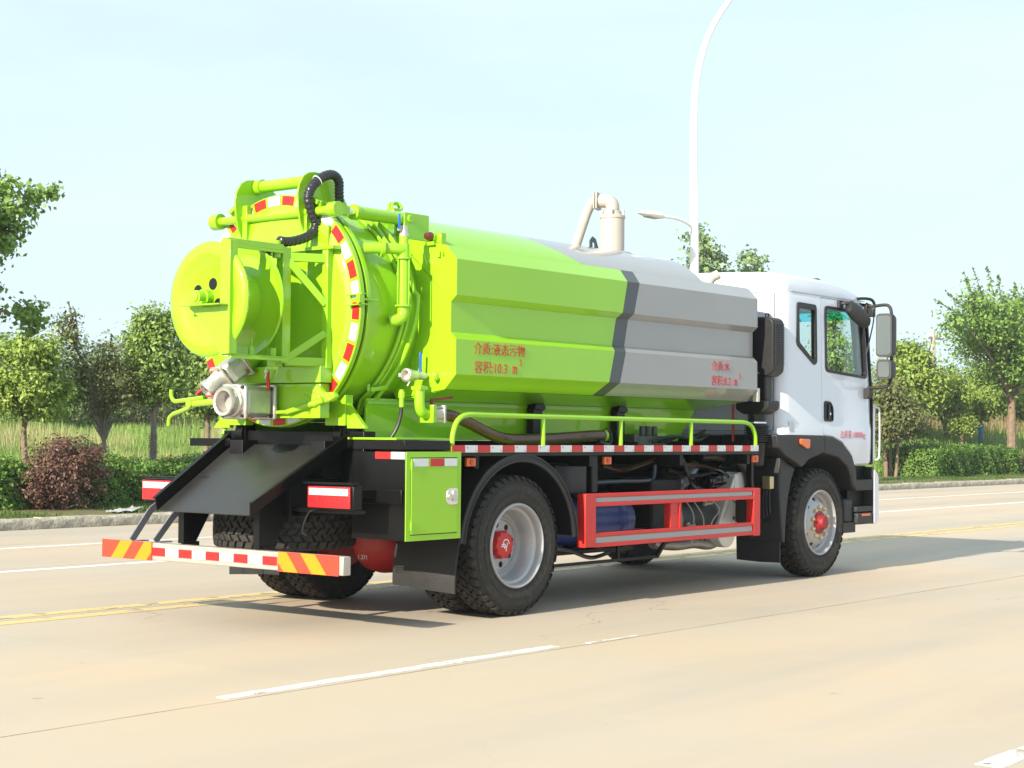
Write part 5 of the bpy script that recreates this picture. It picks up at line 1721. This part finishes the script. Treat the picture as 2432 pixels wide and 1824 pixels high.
tree('slender_tree', 'dark bronze-leaved young tree with a tall pointed top, second from the left', 8.58, 15, 1.15,
     [(-.1, 0, 2.0, .62, .6, .45, 55), (.35, 0, 2.15, .42, .4, .38, 30), (-.5, 0, 2.35, .32, .3, .38, 20), (-.76, 0, 3.0, .17, .17, .34, 14), (.05, .1, 2.5, .3, .3, .3, 14), (0, 0, 1.55, .3, .3, .2, 8)],
     L_DARK, BARKG, .042, 34, .11, .07, YG, nb=46, tops=[(-.6, 0, 2.6, -.80, 0, 3.45), (-.6, 0, 2.6, -.68, 0, 3.35), (-.4, 0, 2.3, -.95, 0, 3.05), (.1, 0, 2.4, .12, 0, 2.95)])
tree('oval_tree', 'oval-crowned young tree with rope-wrapped trunk left of the hose reel', 9.66, 15, 1.72,
     [(0, 0, 2.55, .58, .58, .72, 85), (.05, 0, 3.15, .38, .38, .34, 26), (-.15, 0, 2.0, .48, .45, .25, 26), (.3, 0, 2.2, .4, .4, .4, 22)],
     L_MID, BARKG, .062, 60, .12, .085, YG, wrap=True)
tree('reel_side_tree', 'bushy young tree standing behind the hose reel', 14.38, 19, 1.55,
     [(0, 0, 2.3, .85, .8, .75, 95), (.2, 0, 1.8, .6, .6, .35, 30), (-.4, 0, 2.8, .5, .5, .4, 20)], L_MID, BARK, .065, 44, .16, .12, YG)
# right side
tree('many_stemmed_tree', 'dark many-stemmed tree right beside the cab', 36.6, 13.6, 1.15,
     [(0, 0, 1.95, 1.15, 1.0, .75, 110), (-.4, 0, 2.55, .6, .6, .38, 30), (.9, 0, 1.55, .6, .6, .45, 30), (-.7, 0, 1.35, .5, .5, .4, 20)],
     L_DARK, BARK, .06, 50, .18, .11, YG, stems=4, nb=60)
tree('light_green_tree', 'taller light green tree rising behind the many-stemmed one', 47.3, 18, 1.6,
     [(0, 0, 3.1, 1.25, 1.2, 1.1, 90), (-.2, 0, 4.15, .6, .6, .65, 28), (1.1, 0, 2.9, .7, .7, .55, 26), (-1.2, 0, 2.5, .8, .8, .8, 34)], L_CAM, BARK, .10, 56, .22, .15, YG, z0=.3)
tree('rounded_tree', 'rounded young tree in front of the dry bank', 50.4, 18, 1.0,
     [(-.2, 0, 2.45, 1.25, 1.2, .6, 60), (.1, 0, 3.05, .75, .7, .42, 24), (.7, 0, 2.1, .7, .7, .35, 20)], L_CAM, BARK, .085, 52, .20, .14, YG, z0=.5)
tree('small_tree', 'smallest tree, low crown in front of the rounded tree', 49.6, 17, .70,
     [(0, 0, 1.15, .62, .6, .38, 36)], L_CAM, BARK, .06, 40, .16, .12, YG, z0=.75)
tree('blue_trunk_tree', 'young tree with the bright blue painted trunk', 53.7, 18, 1.45,
     [(0, 0, 2.25, 1.15, 1.0, .75, 80), (.1, 0, 2.85, .6, .6, .4, 24), (-.2, 0, 1.75, .5, .5, .25, 14)], L_CAM, BARK, .085, 50, .20, .14, YG, z0=.7,
     paint=(mat('blue_trunk_paint', (.02, .26, .52), .7, var=.15, vscale=8), .1, 1.25))
tree('vase_tree', 'large spreading tree with bare upright twigs at the right edge', 48.2, 14.5, 2.9,
     [(-.4, 0, 4.2, 2.3, 2.0, 1.0, 100), (-2.4, 0, 5.0, 1.4, 1.1, .6, 38), (-1.6, 0, 5.7, 1.0, 1.0, .6, 26), (1.6, 0, 5.2, 2.2, 1.8, .9, 56), (3.4, 0, 5.6, 1.8, 1.4, 1.0, 36), (-.2, 0, 3.4, .9, .9, .4, 16), (-4.2, 0, 5.15, .9, .6, .28, 12), (-3.2, 0, 5.9, .5, .5, .4, 10), (.3, 0, 6.0, .5, .5, .5, 10)],
     L_MAPLE, BARK, .15, 52, .25, .15, YG, nb=80,
     tops=[(-3.6, 0, 5.2, -6.6, 0, 5.75), (-3.4, 0, 5.4, -5.7, 0, 6.1), (-3, 0, 5.6, -4.2, 0, 6.9), (-2.4, 0, 5.9, -3.4, 0, 7.05), (-1.6, 0, 6.2, -2.2, 0, 7.2), (-1.0, 0, 6.2, -1.2, 0, 7.0), (.5, 0, 6.0, .3, 0, 6.9), (1.2, 0, 6.0, 1.4, 0, 6.8), (-4.2, 0, 5.0, -6.3, 0, 4.9)])
tree('verge_tree', 'low-crowned tree partly behind the trunk at the right edge', 53.6, 16, 1.55,
     [(0, 0, 2.5, 1.7, 1.4, .6, 80), (-1.2, 0, 2.4, 1.0, .9, .4, 30)], L_CAM, BARK, .11, 44, .24, .17, YG)
tree('window_tree', 'slim tree seen through the glass of the cab door', 44.2, 19.5, 2.0,
     [(-.2, 0, 3.6, .6, .7, .8, 34), (-.4, 0, 4.5, .4, .4, .45, 13), (.7, 0, 2.9, .9, .8, .5, 26)], L_CAM, BARK, .08, 44, .2, .15, YG)
PG = 'poplar tops above the cab roof'
tree('poplar_tree', 'poplar top behind the lamp post', 52.0, 30, 3.0, [(0, 0, 5.6, 1.3, 1.3, 1.4, 40), (.2, 0, 7.2, 1.05, 1.0, .8, 30), (-.1, 0, 8.3, .55, .5, .7, 14), (1.1, 0, 6.7, .7, .8, .7, 16), (-1.5, 0, 6.2, .35, .5, .9, 9)], L_POP, BARKG, .16, 30, .22, .21, PG, aspect=.85, nb=40, z0=1.6)
tree('poplar_tree', 'poplar top above the middle of the white cab roof', 56.6, 30, 3.0, [(0, 0, 5.4, 1.6, 1.3, 1.2, 36), (-.3, 0, 6.9, 1.0, .9, .6, 20), (-.6, 0, 7.75, .45, .5, .42, 9), (1.5, 0, 6.7, .8, .8, .3, 10)], L_POP, BARKG, .16, 30, .22, .21, PG, aspect=.85, nb=40, z0=1.6)


def bush(name, label, x, y, rx, ry, h, leaf, n, per=34, size=.07, cr_=.10, cat='shrub', group=None, stems=7):
    zb = float(ground_z(x, y)) - .02
    B_ = empty(name, (x, y, zb), label, cat, group)
    C, O, CC = cluster_points([(0, 0, h * .50, rx, ry, h * .50, n), (rx * .25, 0, h * .62, rx * .6, ry * .7, h * .36, n // 3), (-rx * .35, 0, h * .42, rx * .6, ry * .6, h * .38, n // 3)], per, cr_, .45)
    ok = C[:, 2] > .02
    link('foliage', leaves(C[ok], O[ok], size, leaf, 'foliage'), None, B_)
    sm_ = MB()
    for i in range(stems):
        e = Vector(CC[rng.integers(len(CC))])
        sm_.tube(spline([(random.uniform(-.08, .08) * rx, random.uniform(-.08, .08), 0), (e.x * .45, e.y * .45, e.z * .5), tuple(e)], 3), .01, 5, False, [.016 - .0017 * k for k in range(7)])
    sm_.build('stems', BARK, B_, fix=False)
    return B_


bush('purple_shrub', 'purple-leaved rounded shrub between the hedges on the left', 5.55, 12.05, .68, .6, 1.08, L_PURP, 110, 60, .05, .085, stems=16)
bush('purple_shrub', 'low purple shrub at the right edge past the hedge', 44.4, 13.0, 1.1, .7, .62, L_PURP, 80, 44, .07, .09)
BG_ = 'wild bushes in the meadow'
for i, (x, y, rx, h, lf, lb) in enumerate((
        (22.5, 38, 2.2, 1.5, L_BUSH, 'wild green bush in the meadow behind the round tree'), (25.5, 39, 2.4, 1.8, L_BUSH, 'wild green bush in the meadow behind the slender tree'),
        (28.5, 39, 2.4, 2.0, L_DARK, 'tall dark wild bush seen between slender and oval trees'), (32.2, 40, 2.6, 1.8, L_BUSH, 'wild green bush behind the rope-wrapped trunk'),
        (37.0, 41, 2.6, 1.7, L_BUSH, 'wild green bush below the hose reel'), (11.5, 19.5, .55, .75, L_BUSH, 'small leafy weed bush beside the rope-wrapped trunk'))):
    bush('wild_bush', lb, x, y, rx, rx * .7, h, lf, 90, 40, .12 if i < 5 else .08, .18 if i < 5 else .1, 'bush', BG_)
for i, (x, y, rx, h, lb) in enumerate(((56, 20.5, 1.3, .7, 'dull green wild bush at the foot of the dry bank'), (64, 22, 1.6, 1.0, 'wild bush beside the trunk of the spreading tree'), (43.5, 16.5, 1.4, .9, 'low bush between cab-side tree and clipped hedge'))):
    bush('bank_bush', lb, x, y, rx, rx * .6, h, L_BUSH, 90, 36, .13, .18, 'bush')
bush('dry_bush', 'brown dry bushes behind the clipped hedge by the tray', 11.2, 16.3, .75, .4, .62, L_BRON, 70, 40, .06, .08, 'bush')
bush('weed_clump', 'leafy weed clump at the foot of the slender tree', 9.0, 15.4, .5, .4, .55, L_BUSH, 40, 30, .09, .1, 'bush')


def hedge(label, x0, x1, y0, y1, h, n, size=.05):
    zb = float(ground_z((x0 + x1) / 2, (y0 + y1) / 2)) - .02
    H_ = empty('clipped_hedge', ((x0 + x1) / 2, (y0 + y1) / 2, zb), label, 'hedge', 'clipped hedges along the verge')
    lx, ly = (x1 - x0) / 2, (y1 - y0) / 2
    u = rng.uniform(-1, 1, n); v_ = rng.uniform(0, 1, n); s = rng.uniform(0, 1, n)
    A1, A2, A3 = 2 * lx * 2 * ly, 2 * lx * h, 2 * ly * h
    tot = A1 + 2 * A2 + 2 * A3
    f1, f2 = A1 / tot, (A1 + 2 * A2) / tot
    P = np.zeros((n, 3)); N = np.zeros((n, 3))
    top = s < f1
    P[top] = np.stack([u[top] * lx, (v_[top] * 2 - 1) * ly, np.full(top.sum(), h)], 1); N[top] = (0, 0, 1)
    sd_ = (s >= f1) & (s < f2)
    sg = np.where(rng.uniform(0, 1, sd_.sum()) < .75, -1, 1)
    P[sd_] = np.stack([u[sd_] * lx, sg * ly, v_[sd_] * h], 1); N[sd_] = np.stack([0 * sg, sg, 0 * sg], 1)
    en = s >= f2
    sg = np.where(rng.uniform(0, 1, en.sum()) < .5, -1, 1)
    P[en] = np.stack([sg * lx, u[en] * ly, v_[en] * h], 1); N[en] = np.stack([sg, 0 * sg, 0 * sg], 1)
    lump = .06 * np.sin(P[:, 0] * 3.1 + 1.3 * P[:, 2]) + .05 * np.sin(P[:, 0] * 7.3 + P[:, 1] * 5 + P[:, 2] * 6) + .03 * np.sin(P[:, 0] * 17 + P[:, 2] * 13)
    rnd = .06 * (np.abs(P[:, 2] / h) ** 6) * (np.abs(P[:, 1]) / ly) ** 6
    P = P + N * (lump + rng.normal(0, .035, n) - rnd * 1.5)[:, None] + rng.normal(0, .012, (n, 3))
    P[:, 2] = np.maximum(P[:, 2], .02)
    link('foliage', leaves(P, N, size, L_HEDGE, 'foliage', .6, .1, .35), None, H_)
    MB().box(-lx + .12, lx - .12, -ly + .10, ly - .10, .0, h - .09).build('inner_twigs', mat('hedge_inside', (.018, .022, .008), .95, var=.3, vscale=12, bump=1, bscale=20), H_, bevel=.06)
    return H_


hedge('clipped green hedge at the left edge, left of the purple shrub', 3.0, 5.35, 12.2, 13.2, .68, 17000)
hedge('long clipped hedge right of the purple shrub, behind the tray', 5.9, 11.5, 12.25, 13.3, .66, 32000)
hedge('wide clipped hedge beside the road right of the cab', 37.0, 43.6, 12.3, 14.2, .84, 26000, .08)
bush('hedge_shrub', 'soft green shrub between the cab and the wide hedge', 36.2, 15.6, 1.0, .7, .8, L_HEDGE, 70, 40, .09, .1)


# grasses: one blade = one bent strip of two quads folded to 3 points
def grass(name, label, X, Y, hgt, wid, m, lean=.35):
    n = len(X)
    Z = ground_z(X, Y) - .02
    a = rng.uniform(0, 6.283, n)
    h = hgt * rng.uniform(.5, 1.3, n)
    lx, ly = np.cos(a), np.sin(a)
    wv = np.stack([-ly, lx, 0 * lx], 1) * (wid * rng.uniform(.7, 1.3, n))[:, None]
    base = np.stack([X, Y, Z], 1)
    ln = (h * lean * rng.uniform(.2, 1.3, n))[:, None]
    mid = base + np.stack([lx, ly, 0 * lx], 1) * ln * .35 + np.stack([0 * h, 0 * h, h * .6], 1)
    tip = base + np.stack([lx, ly, 0 * lx], 1) * ln + np.stack([0 * h, 0 * h, h], 1)
    V = np.stack([base - wv, base + wv, mid + wv * .7, mid - wv * .7, tip], 1).reshape(-1, 3)
    i = np.arange(n)[:, None] * 5
    Q = np.concatenate([np.concatenate([i, i + 1, i + 2], 1), np.concatenate([i, i + 2, i + 3], 1), np.concatenate([i + 3, i + 2, i + 4], 1)])
    o = link(name, np_mesh(name, V, Q, m), None)
    tag(o, label, 'grass', None, 'stuff')


G_GRN = leafmat('grass_green', (.17, .30, .05), (.28, .38, .10), .3, .6)
G_DRY = leafmat('grass_dry', (.33, .35, .13), (.44, .40, .20), .3, .7)
G_SHORT = leafmat('grass_short', (.055, .13, .018), (.12, .17, .035), .3, .6)
G_BROWN = leafmat('grass_brown', (.22, .16, .08), (.30, .20, .11), .3, .7)


def wedge(n, y0, y1, bear0, bear1, pw=1.0):
    """points of the meadow between two bearings from the photographer"""
    y = y0 + (y1 - y0) * rng.uniform(0, 1, n) ** pw
    t = rng.uniform(0, 1, n)
    b = bear0 + (bear1 - bear0) * t
    return -9.61 + (y + 8.88) / np.tan(np.radians(b)), y


X, Y = wedge(60000, 14.2, 50, 46, 58)
grass('meadow_grass', 'tall green meadow grass behind the left trees', X, Y, .33 + .16 * np.sin(X * 1.1) * np.sin(Y * .9 + X * .4), .011, G_GRN)
X, Y = wedge(22000, 19, 52, 46, 58)
keep = np.sin(X * .5) + np.sin(Y * .33 + X * .2) > .2
grass('dry_grass', 'pale seeding grass in the left meadow', X[keep], Y[keep], .62, .010, G_DRY, .25)
X, Y = wedge(30000, 15, 40, 19, 29)
grass('bank_grass', 'green grass at the foot of the right bank', X, Y, .40, .022, G_GRN)
X, Y = wedge(26000, 19, 46, 19, 28)
grass('brown_grass', 'brown dry grass on the bank at the right', X, Y, .62, .024, G_BROWN, .3)
X = np.concatenate([rng.uniform(2.5, 12, 14000), rng.uniform(29, 46, 12000)]); Y = 10.62 + 1.8 * rng.uniform(0, 1, len(X)) ** .8
keep = (np.sin(X * 2.1) + np.sin(X * .9 + Y * 2.2) + rng.normal(0, .5, len(X))) > -.2
grass('verge_grass', 'short grass growing along the kerb', X[keep], Y[keep], .09, .007, G_SHORT, .6)

# far wood that reads as one mass
n = 1500
bx_ = rng.uniform(19, 60, n)
yy = rng.uniform(84, 112, n)
cxw = -9.61 + (yy + 8.88) / np.tan(np.radians(bx_))
dist = np.hypot(cxw + 9.6, yy + 8.9)
hh = dist * .040 * (.55 + .25 * np.sin(bx_ * 1.7) + .15 * np.sin(bx_ * 4.1 + 1) + .12 * np.sin(bx_ * 9.3))
gz_ = ground_z(cxw, yy)
P, N = [], []
for a, b, c, h, d_ in zip(cxw, yy, gz_, hh, dist):
    k = 42
    q = rng.normal(0, 1, (k, 3)) * np.array([.9, .9, .7]) * (d_ / 130)
    zz = rng.uniform(.1, 1) ** .6 * h
    P.append(np.array([a, b, c + zz]) + q); N.append(unit(q))
P = np.concatenate(P); N = np.concatenate(N)
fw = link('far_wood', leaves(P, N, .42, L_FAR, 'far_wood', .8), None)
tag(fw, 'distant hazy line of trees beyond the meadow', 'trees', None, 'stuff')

# ------------------------------------------------------------------ street furniture and litter
LW = mat('lamp_white', (.82, .83, .84), .4, var=.02)
lp = empty('street_lamp', (21.98, 11.3, .16), 'tall white curved street lamp rising behind the tanker', 'street lamp')
pp_ = spline([(0, 0, 0), (.0, 0, 3), (0, 0, 5.0), (-.02, 0, 6.4), (-.05, 0, 7.6), (-.03, 0, 8.7), (.12, 0, 9.5), (.52, 0, 10.35), (1.15, 0, 11.1), (2.05, 0, 11.9), (3.2, 0, 12.6)], 5)
kk = len(pp_)
MB().tube(pp_, .09, 16, True, [.115 - .06 * (i / (kk - 1)) for i in range(kk)]).build('pole', LW, lp)
MB().tube(spline([(-.02, 0, 5.86), (-.25, 0, 5.96), (-.7, 0, 6.03), (-1.35, 0, 6.02)], 5), .035, 10).build('lower_arm', LW, lp)


def lamp_head(x, z, d, name='lamp_head'):
    m = MB()
    prof = []
    for i in range(9):
        t = i / 8
        prof.append((t, .5 * math.sin(math.pi * (.08 + .92 * t) ** .75) + .02))
    vs = []
    n = 14
    for t, wv in prof:
        for k in range(n):
            a = 2 * math.pi * k / n
            zz = .085 * math.sin(a) * (wv / .5 + .2)
            if zz < 0: zz *= .55
            vs.append((x + d * 1.0 * t, .17 * wv / .5 * math.cos(a), z + zz - .04 * t * 0))
    fs = [(i * n + k, i * n + (k + 1) % n, (i + 1) * n + (k + 1) % n, (i + 1) * n + k) for i in range(8) for k in range(n)]
    fs += [tuple(range(n)), tuple(8 * n + k for k in range(n))]
    m.add(vs, fs)
    o = m.build(name, LW, lp)
    MB().box(x + d * .2, x + d * .62, -.08, .08, z - .062, z - .03).build('lamp_lens', mat('lamp_lens', (.35, .36, .38), .2), o, bevel=.01)


lamp_head(-1.32, 6.0, -1)
lamp_head(3.15, 12.6, 1)
MB().cyl((0, 0, 0), (0, 0, .03), .22, n=20).box(-.1, .1, -.13, -.11, .5, .9).build('base_plate', LW, lp)
up_ = empty('utility_pole', (141.2, 60, 3.0), 'distant concrete utility pole above the right-hand trees', 'utility pole')
MB().cyl((0, 0, 0), (0, 0, 8.9), .30, .22, n=12).build('pole', mat('pole_concrete', (.42, .36, .31), .8, var=.1), up_)
MB().box(-1.2, 2.2, -.08, .08, 8.0, 8.2).build('cross_arm', mat('pole_concrete', (.4, .4, .4)), up_)
for x in (-1.0, 1.0, 2.0):
    MB().cyl((x, 0, 8.2), (x, 0, 8.6), .09, n=8).build('insulator', mat('insulator', (.5, .5, .5), .4), up_)
# litter: crumpled pale sheet on the verge
lt = MB()
nxl, nyl = 26, 8
Pl = []
for i in range(nxl + 1):
    for j in range(nyl + 1):
        u_, v_ = i / nxl, j / nyl
        x = 6.05 + .62 * (u_ - .5) + .02 * math.sin(v_ * 5); y = 11.15 + .24 * (v_ - .5) + .16 * (u_ - .5)
        z = float(ground_z(x, y)) + .02 + .03 * abs(math.sin(u_ * 5.5 + v_ * 2)) * (.3 + u_) + .08 * max(0, u_ - .7) + .02 * math.sin(u_ * 19 + v_ * 13) * math.sin(v_ * 9)
        Pl.append((x, y, z))
lt.add(Pl, [(i * (nyl + 1) + j, (i + 1) * (nyl + 1) + j, (i + 1) * (nyl + 1) + j + 1, i * (nyl + 1) + j + 1) for i in range(nxl) for j in range(nyl)])
lo_ = lt.build('plastic_sheet', mat('sheet_white', (.40, .41, .42), .5, var=.05), None, sharp=60)
tag(lo_, 'crumpled pale plastic sheet lying on the verge before the hedge', 'litter')

# thin summer haze over the whole place
hz = MB().box(-75, 430, -55, 720, -1.4, 19.5).build('haze', None, None)
hm = bpy.data.materials.new('haze_air')
hm.use_nodes = True
ht_ = hm.node_tree
ht_.nodes.remove(ht_.nodes['Principled BSDF'])
pv_ = ht_.nodes.new('ShaderNodeVolumePrincipled')
pv_.inputs['Color'].default_value = (.80, .90, 1, 1)
pv_.inputs['Density'].default_value = .0005
ht_.links.new(pv_.outputs[0], ht_.nodes['Material Output'].inputs['Volume'])
hz.data.materials.append(hm)
tag(hz, kind='stuff')
hz['label'] = 'thin pale summer haze filling the air'
